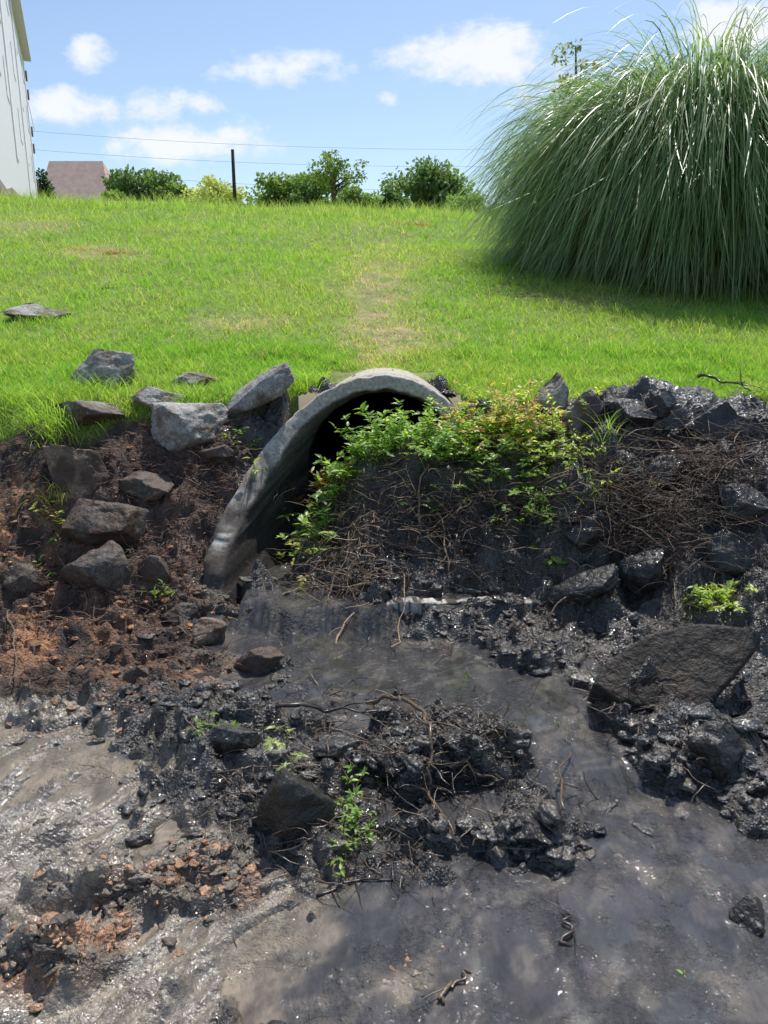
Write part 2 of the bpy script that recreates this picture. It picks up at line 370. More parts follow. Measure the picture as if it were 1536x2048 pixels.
wc = np.array((.043,.042,.043))*(1-tw[:,None])+np.array((.185,.158,.122))*tw[:,None]
k = (ss(.05,.5,sw)*.5)[:,None]; wc = wc*(1-k)+np.array((.115,.105,.09))*k
ii = np.arange(len(wxx)).reshape(WX.shape)
Fw = np.stack([ii[:-1,:-1].ravel(), ii[:-1,1:].ravel(), ii[1:,1:].ravel(), ii[1:,:-1].ravel()], 1); Fw = Fw[ok[Fw].all(1)]
tag(mesh_np('water', np.stack([wxx,wyy,W],1), Fw, m_water, wc), kind='structure')
# ---------------------------------------------------------------- culvert
rc = [(0,5.30,1.275),(.22,5.29,1.25),(.43,5.24,1.16),(.62,5.09,1.02),(.76,4.92,.87),(.88,4.73,.70),(.99,4.50,.50),(1.06,4.28,.30),(1.06,4.14,.10),(1.0,4.08,-.05)]
cul = empty('concrete_culvert', (0,4.6,0)); tag(cul, 'concrete drain culvert with flared mouth opening out of the grassy bank', 'culvert')
rcp = np.array(rc); tt = np.linspace(0, 1, len(rc)); nT = 90
def ring(side, fr, off):
    u = np.linspace(0, 1, nT); P = np.stack([np.interp(u, tt, rcp[:,i]) for i in range(3)], 1)
    for _ in range(5): P[1:-1] = (P[:-2]+2*P[1:-1]+P[2:])/4
    if side > 0: P[:,0] *= .86; P[:,2] = np.where(u > .25, P[:,2]-.16*ss(.25,.5,u), P[:,2])
    a = u*R(125); B = np.stack([PIPE_R*np.sin(a), 0*a+5.42, PIPE_Z+PIPE_R*np.cos(a)], 1)
    T = np.gradient(P[:, [0,2]], axis=0); T /= np.linalg.norm(T, axis=1)[:,None]+1e-9
    ow = off*(.85+.45*ss(.2,.6,u))
    P2 = P.copy(); P2[:,0] += ow*T[:,1]; P2[:,2] -= ow*T[:,0]
    P2[0,0] = 0
    B2 = B.copy(); B2[:,0] -= off*np.sin(a); B2[:,2] -= off*np.cos(a)
    Q = P2*(1-fr)+B2*fr; Q[:,0] *= side; return Q
vs = []
prof = [(1,0.0),(.6,0.),(.3,0.),(.08,0.),(.015,.006),(0,.018),(0,.05),(0,.092),(.015,.108),(.08,.112),(.3,.115),(.6,.12),(1,.12)]
for fr, off in prof:
    L = ring(-1, fr, off)[::-1]; Rr = ring(1, fr, off)[1:]; vs.append(np.concatenate([L, Rr]))
Vc = np.array(vs); nP, nA = Vc.shape[:2]
fl = Vc.reshape(-1,3); nn = fbm(fl[:,0]*9+fl[:,1]*4, fl[:,2]*9, 4, 91); n2_ = fbm(fl[:,0]*22, fl[:,2]*22+fl[:,1]*7, 3, 95)
Vc2 = fl.copy(); Vc2[:,1] += .010*nn+.007*n2_; Vc2[:,2] += .008*fbm(fl[:,0]*14,fl[:,2]*14+fl[:,1],3,92); Vc2[:,0] += .006*nn
ii = np.arange(nP*nA).reshape(nP, nA)
Fc = np.stack([ii[:-1,:-1].ravel(), ii[1:,:-1].ravel(), ii[1:,1:].ravel(), ii[:-1,1:].ravel()], 1)
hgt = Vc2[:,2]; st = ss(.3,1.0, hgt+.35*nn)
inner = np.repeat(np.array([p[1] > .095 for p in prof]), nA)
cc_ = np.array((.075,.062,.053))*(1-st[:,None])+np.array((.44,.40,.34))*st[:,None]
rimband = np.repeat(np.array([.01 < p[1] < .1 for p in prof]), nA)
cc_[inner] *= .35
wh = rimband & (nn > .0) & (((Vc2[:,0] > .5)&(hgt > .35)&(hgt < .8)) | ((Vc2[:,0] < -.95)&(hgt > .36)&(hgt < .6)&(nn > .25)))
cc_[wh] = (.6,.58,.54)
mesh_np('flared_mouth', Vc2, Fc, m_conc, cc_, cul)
ang = np.linspace(0, 2*np.pi, 64, endpoint=False); rings = []
for rad, yy in ((PIPE_R-.001,5.40),(PIPE_R,5.6),(PIPE_R,6.0),(PIPE_R,7),(PIPE_R,9.5),(.0,9.5),(.0,9.4),(.54,9.4),(.54,7),(.54,6),(.54,5.40)):
    rings.append(np.stack([rad*np.sin(ang), 0*ang+yy, PIPE_Z+rad*np.cos(ang)], 1))
Vb = np.array(rings); nR = len(rings); ii = np.arange(nR*64).reshape(nR,64); jj = np.roll(ii,-1,1); iid = np.roll(ii,-1,0); jjd = np.roll(jj,-1,0)
Fb = np.stack([ii.ravel(), iid.ravel(), jjd.ravel(), jj.ravel()], 1); Vb = Vb.reshape(-1,3)
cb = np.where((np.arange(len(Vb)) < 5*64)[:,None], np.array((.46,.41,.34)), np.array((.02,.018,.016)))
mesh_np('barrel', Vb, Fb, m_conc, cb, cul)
V = []; Fs = []
sx = np.linspace(-.78,.84,140); prf = [(4.07,-.05),(4.07,.142),(4.05,.152),(3.995,.150),(3.985,.142),(3.98,-.08)]
for i, a in enumerate(sx):
    lo_ = -.045 if a < -.12 else (-.045*(.05-a)/.17 if a < .05 else 0)
    for (b, c) in prf:
        dn = .03*mnoise.noise(Vector((a*6, b*5, c*5)))+.014*mnoise.noise(Vector((a*30,b*9,c*9))); V.append((a, b+dn, c+dn*.7+lo_))
k = len(prf)
for i in range(len(sx)-1):
    for j in range(k-1): Fs.append((i*k+j, i*k+j+1, (i+1)*k+j+1, (i+1)*k+j))
V = np.array(V); nn = fbm(V[:,0]*10, V[:,1]*30, 4, 4)
cs = np.where((nn > .0)[:,None]&(V[:,0] > .0)[:,None], np.array((.46,.43,.38)), np.array((.07,.058,.048)))
mesh_np('sill', V, np.array(Fs), m_conc, cs, cul)
# ---------------------------------------------------------------- rocks
def rock(px, py, w, h, mat, label, yaw=None, flat=.75, sink=.3, seed=1, tilt=0, grp=None):
    b = hit(px, py+h*.25); d = b.y*cP-(b.z-CH)*sP
    W_ = w/F_PX*d; H_ = h/F_PX*d*1.05
    rr = random.Random(seed); bm = bmesh.new(); bmesh.ops.create_icosphere(bm, subdivisions=5, radius=1)
    planes = []
    for i in range(15):
        n = Vector((rr.gauss(0,1), rr.gauss(0,1), rr.gauss(0,1))).normalized(); planes.append((n, rr.uniform(.42,.78)))
    off = Vector((seed*3.7, seed*1.3, 0))
    for v in bm.verts:
        p = v.co.copy()*1.05
        for n, dd in planes:
            k = p.dot(n)-dd
            if k > 0: p -= n*k*.96
        q = p*2.2+off
        p += v.normal*(.06*mnoise.noise(q)+.04*mnoise.noise(q*2.7)+.025*mnoise.noise(q*7))
        v.co = p
    mx = [max(abs(v.co[i]) for v in bm.verts) for i in range(3)]
    yaw = rr.uniform(-.4,.4) if yaw is None else R(yaw)
    M = Matrix.Rotation(R(tilt),4,'Y')@Matrix.Rotation(yaw,4,'Z')
    for v in bm.verts:
        c = v.co; v.co = M@Vector((c.x/mx[0]*W_/2, c.y/mx[1]*W_*flat/2, c.z/mx[2]*H_/2*1.25))
    me = bpy.data.meshes.new('rock'); bm.to_mesh(me); bm.free(); me.materials.append(mat)
    for p in me.polygons: p.use_smooth = True
    o = bpy.data.objects.new('rock', me); COL.objects.link(o)
    z0 = float(H0q(b.x, b.y))
    o.location = (b.x, b.y+W_*flat*.15, z0+H_*(.5-sink)); tag(o, label, 'rock', grp); return o
ROCKS = [
 (215,752,170,78,rk_grey,'blocky pale grey rock standing in the grass at upper left of the bank',.6,.24,11,0),
 (70,628,130,36,rk_grey,'flat pale stone half buried in the grass at far left of the hillside',.9,.34,12,0),
 (385,765,110,28,rk_grey,'thin flat stone lying in the grass behind the slanted grey slab',.8,.2,13,0),
 (312,802,125,46,rk_grey,'grey stone tucked behind the big pale boulder at the grass edge',.8,.3,14,0),
 (195,828,195,50,rk_mid,'long low mud stained stone under the grass edge left of the pale boulder',.7,.32,15,0),
 (356,852,185,104,rk_grey,'large pale grey boulder with rounded top left of the culvert',.8,.36,16,0),
 (520,802,200,58,rk_grey,'slanted grey slab rock leaning beside the culvert arch',.55,.2,17,-32),
 (430,905,90,44,rk_mid,'small mud smeared stone under the slanted grey slab',.7,.42,61,0),
 (600,772,75,38,rk_grey,'small grey stone wedged against the top left of the culvert arch',.7,.3,62,-20),
 (148,936,150,104,rk_tan,'upright brown rock on the left bank under hanging grass',.8,.45,18,0),
 (287,972,125,56,rk_dark,'small dark rock below the large pale boulder',.8,.44,19,0),
 (240,1045,235,86,rk_dark,'wide dark boulder across the middle of the left bank',.7,.40,20,0),
 (192,1135,165,122,rk_dark,'tall muddy boulder directly below the wide dark boulder',.8,.44,21,0),
 (50,1160,90,86,rk_dark,'dark muddy rock at the left edge of the photo beside the tall boulder',.8,.44,22,0),
 (310,1135,90,62,rk_dark,'half buried muddy stone right of the tall boulder',.8,.46,63,0),
 (360,1235,80,60,rk_dark,'small dark block on the mud left of the culvert outflow',.8,.3,23,0),
 (410,1272,85,52,rk_tan,'tan brown stone beside the small dark block near the outflow',.8,.32,24,0),
 (268,1353,60,34,rk_mid,'small grey brown stone in the mud below the left bank',.8,.25,25,0),
 (515,1342,110,52,rk_dark,'grey wet rock at the left side of the stream',.8,.32,26,0),
 (350,1415,75,50,rk_wet,'wet dark stone at the edge of the tan mud',.8,.3,27,0),
 (573,1605,180,160,rk_wet,'largest black glistening boulder in the foreground sludge heap',1.,.46,56,0),
 (410,1728,90,72,rk_tan,'brown muddy rock in front of the sludge heap at lower left',.8,.42,29,0),
 (665,1500,120,56,rk_wet,'flat topped black rock behind the largest foreground boulder',.7,.28,30,0),
 (470,1490,110,56,rk_wet,'wet black rock at the left end of the sludge heap',.7,.38,31,0),
 (790,1545,75,56,rk_wet,'small black rock right of the flat topped rock in the heap',.8,.38,32,0),
 (1035,1480,110,50,rk_wet,'black stone rising between the stream and the sludge ridge',.8,.35,33,0),
 (1055,1685,150,50,rk_wet,'long low black lump standing in the pool at centre right',.7,.35,34,0),
 (1440,1495,135,105,rk_wet,'dark rounded boulder in wet clods at the right side',.8,.4,35,0),
 (1165,1180,165,56,rk_wet,'tilted dark slab edge rising right of the sludge in the culvert mouth',.5,.28,36,-32),
 (1295,1155,110,96,rk_wet,'dark block above the large flat slab on the right bank',.7,.4,37,0),
 (1112,804,75,66,rk_grey,'pale pointed rock in the grass edge right of the green vines',.6,.14,38,25),
 (1172,838,95,74,rk_mid,'grey rock leaning beside the pale pointed rock',.6,.18,39,-25),
 (1250,830,125,84,rk_wet,'dark boulder at the top of the right bank nearest the leaning grey rock',.8,.4,40,0),
 (1320,815,80,60,rk_wet,'small black rock at the top of the right bank between two boulders',.8,.4,41,0),
 (1430,845,170,90,rk_wet,'broad black boulder at the top of the right bank near the photo edge',.8,.44,42,0),
 (1490,1010,120,84,rk_wet,'black boulder under the twigs at the right edge of the photo',.8,.46,43,0),
 (1450,1110,120,84,rk_wet,'dark sloping stone just above the leafy tuft on the right bank',.8,.46,44,20),
 (1180,1060,120,76,rk_wet,'black lump of stone low in the brush right of the buried culvert side',.8,.46,50,0),
 (1340,930,130,76,rk_wet,'black mud covered stone in the middle of the right bank tangle',.8,.46,51,0),
 (575,1090,50,50,rk_wet,'small shining stone in the water just inside the culvert',.8,.2,46,0),
 (1500,1850,100,86,rk_wet,'muddy lump of stone in the pool at lower right edge',.8,.42,47,0),
 (245,1300,50,30,rk_tan,'little orange brown stone on the left clay patch',.8,.25,48,0),
]
for a in ROCKS: rock(a[0],a[1],a[2],a[3],a[4],a[5],flat=a[6],sink=a[7],seed=a[8],tilt=a[9])
c0 = hit(1350,1400); N_ = Vector((-.12,-.60,.79)).normalized(); P0 = c0+Vector((0,.0,.11))
def onplane(px, py):
    d = at(px, py, 1)-Vector((0,0,CH)); o = Vector((0,0,CH)); return o+d*((P0-o).dot(N_)/d.dot(N_))
pol = [(1185,1368),(1205,1330),(1290,1270),(1400,1246),(1500,1256),(1514,1296),(1405,1424),(1330,1420),(1240,1402)]
cen = onplane(1360,1335); V = []; Fs = []
nr = 14; per = 108; pts = [onplane(*p) for p in pol]; out = []
for i in range(per):
    f_ = i/per*len(pts); a = pts[int(f_)%len(pts)]; b = pts[(int(f_)+1)%len(pts)]; q = a.lerp(b, f_-int(f_)); q = cen+(q-cen)*(1+.018*mnoise.noise(q*16)); out.append(q)
for r_ in range(nr+1):
    for p in out:
        q = cen.lerp(p, r_/nr*.985+.0); q = q+N_*(.010*mnoise.noise(q*3)+.005*mnoise.noise(q*14)); V.append(q)
for p in out: V.append(cen.lerp(p,1.0)-N_*.012)
for p in out: V.append(cen.lerp(p,1.005)-N_*.05)
for p in out: V.append(cen.lerp(p,1.01)-N_*.18+Vector((0,.02,0)))
for r_ in range(nr+3):
    for i in range(per): Fs.append((r_*per+i, r_*per+(i+1)%per, (r_+1)*per+(i+1)%per, (r_+1)*per+i))
m_slab = rockmat('black_slab', (.016,.0145,.013), (.048,.042,.036), .6, (.055,.038,.028), .40, 30, spec=.2)
o = mesh_np('stone_slab', np.array([tuple(v) for v in V]), np.array(Fs), m_slab); tag(o, 'large flat faced black stone slab tilted on the right bank', 'rock')
# ---------------------------------------------------------------- strips
def strips(name, P, wd, side, col, mat, parent=None):
    n, s_, _ = P.shape; V = np.stack([P-side[:,None,:]*wd[:,:,None], P+side[:,None,:]*wd[:,:,None]], 2).reshape(-1,3)
    b = (np.arange(n)*s_*2)[:,None]+(np.arange(s_-1)*2)[None,:]; b = b.ravel()
    Fs = np.stack([b, b+1, b+3, b+2], 1)
    return mesh_np(name, V, Fs, mat, np.repeat(col, s_*2, 0), parent)
def blades(x, y, L, w, lean, col, name, parent=None, droop=.6, S_=4, dirang=None, zoff=0, mat=None):
    n = len(x); a = rng.uniform(0, 2*np.pi, n) if dirang is None else dirang
    d = np.stack([np.cos(a), np.sin(a), 0*a], 1); sd = rng.uniform(0,2*np.pi,n)*.35+a+np.pi/2; side = np.stack([np.cos(sd), np.sin(sd), 0*a], 1)
    z0 = Hq(x, y)-.01+zoff; p = np.stack([x,y,z0],1); P = [p]; ang = lean.copy()
    for k in range(1, S_):
        step = (L/(S_-1))[:,None]; p = p+step*(d*np.sin(ang)[:,None]+np.array([0,0,1])*np.cos(ang)[:,None]); P.append(p); ang = ang+droop*rng.uniform(.5,1.4,n)*(1.6/(S_-1))
    P = np.stack(P, 1); prof = np.linspace(1,.12,S_)[None,:]*np.ones((n,1))
    return strips(name, P, prof*w[:,None]*.5, side, col, mat or m_grass, parent)
Ntot = 390000
yy = 4.95*np.exp(rng.uniform(0, math.log(26/4.95), Ntot)); xx = rng.uniform(-.72,.72,Ntot)*yy
nearb = rng.random(Ntot) < .18; yy[nearb] = rng.uniform(4.95,6.8,nearb.sum()); xx[nearb] = rng.uniform(-3.4,3.4,nearb.sum())
g = gmask(xx, yy); px, py = proj(xx, yy, H0q(xx,yy))
dg = np.clip(1.25*ell(px,py,755,610,70,110)*(.7+.9*fbm(xx*3,yy*2,3,310))+.9*ell(px,py,480,645,90,18)+.9*ell(px,py,200,505,80,16)+.6*ell(px,py,60,450,90,14)+.5*ell(px,py,1200,600,180,12)+.6*ell(px,py,800,690,100,35),0,1)
tuft = ss(-.1,.5,fbm(xx*3.2, yy*2.2, 3, 301)); big = fbm(xx*.7, yy*.5, 3, 303)
keep = (g > .5) & (rng.random(Ntot) > dg*.6) & ~((np.abs(xx) < .42)&(yy < 6.05))
dg_ = dg+.10*(fbm(xx*1.2,yy*1.2,3,305)>.3)
n = Ntot; L = (.035+.06*rng.random(n)+.10*tuft*rng.random(n))*(1-.45*np.clip(dg,0,1))*(.75+.022*yy)
w = .0034+.00060*yy+.001*rng.random(n)
base = np.array((.32,.51,.085)); yel = np.array((.52,.57,.16)); drk = np.array((.13,.29,.055)); straw = np.array((.66,.55,.31))
r1 = rng.random(n)[:,None]; r2 = np.clip(.38+1.4*big+.25*rng.standard_normal(n),0,1)[:,None]
c = base*(1-r2*.6)+yel*(r2*.6); c = c*(1-.52*r1)+drk*(.52*r1)
sm = (rng.random(n) < .06+.7*np.clip(dg_,0,1))[:,None]; c = np.where(sm, straw*(.6+.6*rng.random((n,1))), c)
kx = keep
o = blades(xx[kx], yy[kx], L[kx], w[kx], rng.uniform(0,.75,kx.sum()), c[kx], 'lawn_grass'); tag(o, 'bright green grass covering the hillside above the culvert', 'grass', kind='stuff')
def tussock(px, py, n, L, spread, label, colr=(.34,.50,.08), droop=1.0, name='grass_tuft', cat='grass tuft', mat=None, dirbias=None, wmul=1):
    b = hit(px, py); x_ = b.x+rng.normal(0,spread,n); y_ = b.y+.5*rng.normal(0,spread,n)
    cl = np.array(colr)*(.6+.8*rng.random((n,1))); a = None
    if dirbias is not None: a = dirbias+rng.normal(0,.7,n)
    o = blades(x_, y_, L*rng.uniform(.5,1.1,n), wmul*rng.uniform(.004,.007,n), rng.uniform(.05,.6,n), cl, name, droop=droop, S_=7, dirang=a, mat=mat); tag(o, label, cat); return o
tussock(190,790,280,.24,.14,'long bright grass tuft drooping in front of the blocky pale rock')
tussock(110,860,160,.42,.10,'long arching grass blades hanging over the left bank edge', dirbias=-1.6, droop=1.5)
tussock(110,985,40,.26,.05,'yellowish grass tuft clinging low on the left bank',(.55,.55,.14),dirbias=-1.4,droop=1.4)
tussock(605,775,280,.22,.12,'green grass tuft spilling over the left shoulder of the culvert',dirbias=-1.4,droop=1.2)
tussock(400,790,150,.16,.11,'low grass tuft between the pale boulder and the slanted slab')
tussock(30,820,160,.26,.12,'thick grass tuft at the left photo edge above the bank')
tussock(1200,780,80,.16,.08,'thin grass tuft beside the leaning grey rock')
tussock(1210,900,35,.18,.04,'few upright green blades growing in front of the dark boulder',(.32,.48,.09),droop=.5)
tussock(1180,1000,30,.16,.05,'sparse green blades under the vines on the right bank',(.28,.44,.09),droop=.6)
tussock(900,765,160,.14,.11,'short grass tuft against the right shoulder of the culvert crown')
tussock(232,508,260,.14,.13,'brown heap of cut dead grass on the upper left slope',(.36,.24,.14),droop=1.6,name='dead_grass_heap',cat='dead grass',wmul=1.4)
tussock(165,500,160,.12,.13,'smaller straw coloured dead grass heap left of the brown heap',(.5,.4,.22),droop=1.6,name='dead_grass_heap',cat='dead grass',wmul=1.4)
tussock(835,452,200,.2,.2,'reddish brown dead grass heap near the top of the hill',(.42,.26,.17),droop=1.6,name='dead_grass_heap',cat='dead grass',wmul=2.4)
n = 6000; xx = rng.uniform(-14,6,n); yy = rng.uniform(18,23,n)
o = blades(xx, yy, rng.uniform(.12,.42,n), np.full(n,.014), rng.uniform(0,.5,n), np.array((.36,.45,.14))*(.7+.6*rng.random((n,1))), 'crest_grass'); tag(o, 'taller seeding grass stalks along the crest of the hill', 'grass', kind='stuff')
# ---------------------------------------------------------------- pampas
def clump(root, nm, n, Lm, rad, lean_, st_, wd_r, colr, colr2, shrink=.16, wid=(.006,.0115)):
    cx, cy, z0 = root.location; S_ = 20; a = rng.uniform(0,2*np.pi,n); q = np.sqrt(rng.random(n)); rr_ = rad*q; a2 = a+rng.normal(0,.5,n)
    d = np.stack([np.cos(a2),np.sin(a2),0*a2],1); L = Lm*rng.uniform(.80,1.03,n)*(1-shrink*q)
    lean = np.abs(rng.normal(.03,.09,n))+rng.uniform(lean_[0],lean_[1],n)*q**1.3; turn = rng.uniform(2.2,2.95,n)
    st0 = rng.uniform(st_[0],st_[1],n)-.06*q; wd_ = rng.uniform(wd_r[0],wd_r[1],n)
    p = np.stack([cx+rr_*np.cos(a), cy+rr_*np.sin(a), z0-.1+0*a],1); P = [p]
    for k in range(1,S_):
        f_ = k/(S_-1); tq = np.clip((f_-st0)/wd_,0,1); ang = lean*(1+.4*f_)+(turn-lean)*(tq*tq*(3-2*tq))*.95
        p = p+(L/(S_-1))[:,None]*(d*np.sin(ang)[:,None]+np.array([0,0,1.])*np.cos(ang)[:,None]); P.append(p)
    P = np.stack(P,1); wv = rng.normal(0,.09,(n,3)); P += (np.linspace(0,1,S_)**2)[None,:,None]*wv[:,None,:]*2
    gz_ = H0q(P[:,:,0].ravel(),P[:,:,1].ravel()).reshape(P.shape[:2])+.02; P[:,:,2] = np.maximum(P[:,:,2],gz_)
    sd = a2+np.pi/2+rng.normal(0,.7,n); side = np.stack([np.cos(sd),np.sin(sd),rng.normal(0,.3,n)],1)
    wd = np.interp(np.linspace(0,1,S_),[0,.3,.8,1],[.8,1,.6,.08])[None,:]*rng.uniform(wid[0],wid[1],n)[:,None]
    m_ = rng.random((n,1)); c = (np.array(colr)*(1-m_)+np.array(colr2)*m_)*(.65+.6*rng.random((n,1))); strips(nm, P, wd, side, c, m_pampas, root)
def pampas(cx, cy, n, label, k=1.):
    z0 = float(H0q(cx, cy)); root = empty('pampas_grass', (cx,cy,z0)); tag(root, label, 'pampas grass')
    clump(root,'leaf_blades',n,4.55*k,1.15,(.10,.28),(.30,.50),(.34,.62),(.15,.26,.11),(.42,.50,.27))
    clump(root,'lower_blades',n//2,3.1*k,1.25,(.18,.58),(.22,.45),(.35,.6),(.13,.23,.10),(.34,.43,.21),.1)
    clump(root,'dead_leaves',n//8,2.7*k,1.2,(.1,.6),(.2,.5),(.3,.5),(.30,.26,.14),(.44,.38,.22),.1)
pampas(4.2, 11.2, 12000, 'huge dome of arching pampas grass on the right of the hillside')
pampas(7.0, 11.8, 6000, 'second clump of pampas grass running out of the right edge of the photo', 1.02)
# ---------------------------------------------------------------- leafy plants
def leafmesh(name, P, D, Nn, L, Wd, col, mat, parent):
    D = D/np.linalg.norm(D,axis=1)[:,None]; sd = np.cross(D, Nn); sd /= np.linalg.norm(sd,axis=1)[:,None]+1e-9; up = np.cross(sd, D)
    L = L[:,None]; Wd = Wd[:,None]
    v = np.stack([P, P+D*L*.3-sd*Wd*.42+up*Wd*.16, P+D*L*.3+sd*Wd*.42+up*Wd*.16, P+D*L*.62-sd*Wd*.34+up*Wd*.08-up*L*.03, P+D*L*.62+sd*Wd*.34+up*Wd*.08-up*L*.03, P+D*L*.5-up*L*.0, P+D*L-up*L*.14],1)
    n = len(P); b = (np.arange(n)*7)[:,None]
    T = np.array([[0,5,1],[0,2,5],[1,5,3],[2,4,5],[3,5,6],[4,6,5]]); Fs = (b[:,:,None]+T[None]).reshape(-1,3)
    return mesh_np(name, v.reshape(-1,3), Fs, mat, np.repeat(col,7,0), parent)
def plant(px, py, sx, sy, nst, H, label, leaf=.055, cols=((.12,.24,.03),(.2,.32,.05)), per=12, lean=(0,-.5), stemc=(.12,.08,.03), cat='leafy plant', name='leafy_weed', wfac=.38, lift=0, world=None, tipc=None, sag=-.12):
    if world: c = Vector((world[0], world[1], hz(world[0], world[1])))
    else: c = hit(px, py)
    root = empty(name, c); tag(root, label, cat); st = MB(); P=[];D=[];Nn=[];L=[];W_=[];C_=[]
    for i in range(nst):
        if world:
            bx_ = world[0]+random.gauss(0,world[2]); by_ = min(world[1]+random.gauss(0,world[3]), 5.25 if abs(bx_) < .66 else 5.6); b = Vector((bx_, by_, hz(bx_,by_)))
        else: b = hit(px+random.gauss(0,sx*.5), py+random.gauss(0,sy*.5))
        b.z += lift*random.random()
        if b.y > c.y+.5: b.y = c.y+.4
        d = Vector((lean[0]+random.gauss(0,.5), lean[1]+random.gauss(0,.45), 1)).normalized(); h = H*random.uniform(.5,1.2); n = 7; pts = [b]; p = b.copy()
        for k in range(n):
            d = (d+Vector((random.gauss(0,.14), random.gauss(0,.14)-.03, sag))).normalized(); p = p+d*(h/n); pts.append(p.copy())
        st.tube(pts, .0028, .001, 4, stemc)
        cm = random.random()
        for k in range(per):
            t_ = random.uniform(.15,1)*n; q = pts[int(min(t_,n-1))].lerp(pts[int(min(t_,n-1))+1], t_-int(min(t_,n-1)))
            a = random.uniform(0,6.28); dd = Vector((math.cos(a), math.sin(a), random.uniform(-.25,.5)))+d*.5
            P.append(tuple(q)); D.append(tuple(dd)); Nn.append((random.gauss(0,.4), random.gauss(-.15,.4), 1)); l = leaf*random.uniform(.45,1.15); L.append(l); W_.append(l*wfac*random.uniform(.8,1.4))
            m_ = min(1,max(0,cm+random.gauss(0,.3))); cc = [cols[0][j]*(1-m_)+cols[1][j]*m_ for j in range(3)]
            if tipc and t_ > n*.7 and random.random() < .6: cc = list(tipc)
            C_.append(cc)
    leafmesh('foliage', np.array(P), np.array(D), np.array(Nn), np.array(L), np.array(W_), np.array(C_), m_leaf, root)
    st.build('stems', m_twig, root, True); return root
G1 = ((.17,.33,.06),(.44,.58,.15)); G2 = ((.38,.52,.10),(.68,.72,.20)); G3 = ((.12,.25,.04),(.28,.42,.09)); RD = ((.36,.12,.05),(.30,.30,.07))
plant(0,0,0,0,38,.24,'bright green leafy weeds at the left of the debris in the culvert mouth',.066,G1,16,world=(-.27,4.94,.12,.09),lean=(-.05,-.3))
plant(0,0,0,0,54,.32,'tall green weeds filling the centre of the culvert mouth',.060,G1,20,world=(.06,5.0,.17,.10),lean=(0,-.2))
plant(0,0,0,0,12,.28,'reddish brown leafy sprig at the left of the culvert weeds',.075,RD,10,stemc=(.3,.08,.05),world=(-.38,5.0,.06,.05),lean=(-.1,-.1))
plant(0,0,0,0,60,.32,'dense green weeds right of centre in the culvert mouth',.052,G1,24,world=(.40,5.0,.16,.11),lean=(0,-.25))
plant(0,0,0,0,64,.34,'green vine with orange tips climbing over the right shoulder of the culvert',.044,G2,30,name='leafy_vine',cat='vine',world=(.66,5.08,.14,.10),tipc=(.62,.34,.16))
plant(0,0,0,0,50,.30,'light yellow green vine with reddish tips at the grass edge',.040,G2,30,name='leafy_vine',cat='vine',world=(.90,5.08,.13,.10),tipc=(.60,.28,.17))
plant(0,0,0,0,56,.22,'yellow green vine trailing down the right bank beside the culvert',.040,G2,26,name='leafy_vine',cat='vine',world=(1.05,4.80,.14,.13))
plant(0,0,0,0,44,.22,'mid green vine hanging at the front of the right shoulder pile',.045,G1,20,name='leafy_vine',cat='vine',world=(.74,4.82,.18,.10))
plant(1050,1010,60,90,26,.18,'dark green straggling weed below the vine near the right rim',.05,G3,11)
plant(0,0,0,0,20,.20,'green leaves hanging in the open left side of the culvert mouth',.068,G1,12,world=(-.42,4.70,.07,.13),lift=.06,lean=(0,-.5))
plant(600,1110,40,50,12,.16,'yellowish drowned weed at the water edge inside the mouth',.055,((.45,.48,.12),(.62,.58,.2)),9)
plant(870,915,90,20,24,.16,'wide leaved green weed on top of the black debris pile',.062,G1,12)
plant(480,880,35,25,8,.10,'small round leaved seedling beside the slanted slab on the left bank',.04,G1,10)
plant(510,945,18,25,3,.10,'single pale leaf sprig on the left wing of the culvert',.06,G2,4)
plant(110,1020,25,35,7,.12,'small red stemmed seedling on the orange clay bank',.045,G2,7,stemc=(.4,.08,.05))
plant(1430,1210,80,25,26,.14,'leafy green tuft above the large flat slab on the right bank',.042,G2,15)
plant(1095,1125,20,20,3,.09,'two round green leaves low on the right bank',.07,G1,4,wfac=.8)
plant(435,1460,45,45,8,.09,'muddy green sprig at the left of the sludge heap',.036,G3,8)
plant(560,1520,30,20,8,.08,'pale green crumpled leaves on top of the largest black boulder',.034,((.36,.46,.16),(.48,.55,.26)),10,lift=.12)
plant(600,1640,16,16,3,.05,'large wilted green leaf on the front of the largest black boulder',.065,G1,2,wfac=.6,lift=.08)
plant(700,1600,60,70,24,.08,'bright green leafy weed on the middle of the sludge heap',.029,G1,13)
plant(690,1690,25,30,6,.08,'thin leaved sprig at the foot of the sludge heap beside the pool',.026,G1,8)
plant(905,1400,40,20,4,.07,'scrap of green leaves on the ridge behind the pool',.03,G3,6)
plant(1085,1500,40,20,4,.07,'small green scrap beside the black stone in the stream',.03,G3,6)
plant(1380,2000,25,15,3,.03,'tiny green leaf scrap floating at the bottom right',.022,G1,3)
plant(330,1190,40,20,6,.08,'small green sprig between the boulders of the left bank',.045,G1,6)
plant(1290,770,60,12,6,.12,'thin weed stems at the grass edge behind the dark boulders',.03,G1,6)
plant(870,1010,70,50,10,.12,'few green leaves hanging on the front of the black debris pile',.05,G1,5)
plant(1190,960,90,60,16,.18,'sparse leafy stems crossing the twigs on the right bank',.040,G2,8)
plant(90,1130,40,30,5,.10,'small dark leaved weed beside the tall boulder on the left bank',.05,G3,5)
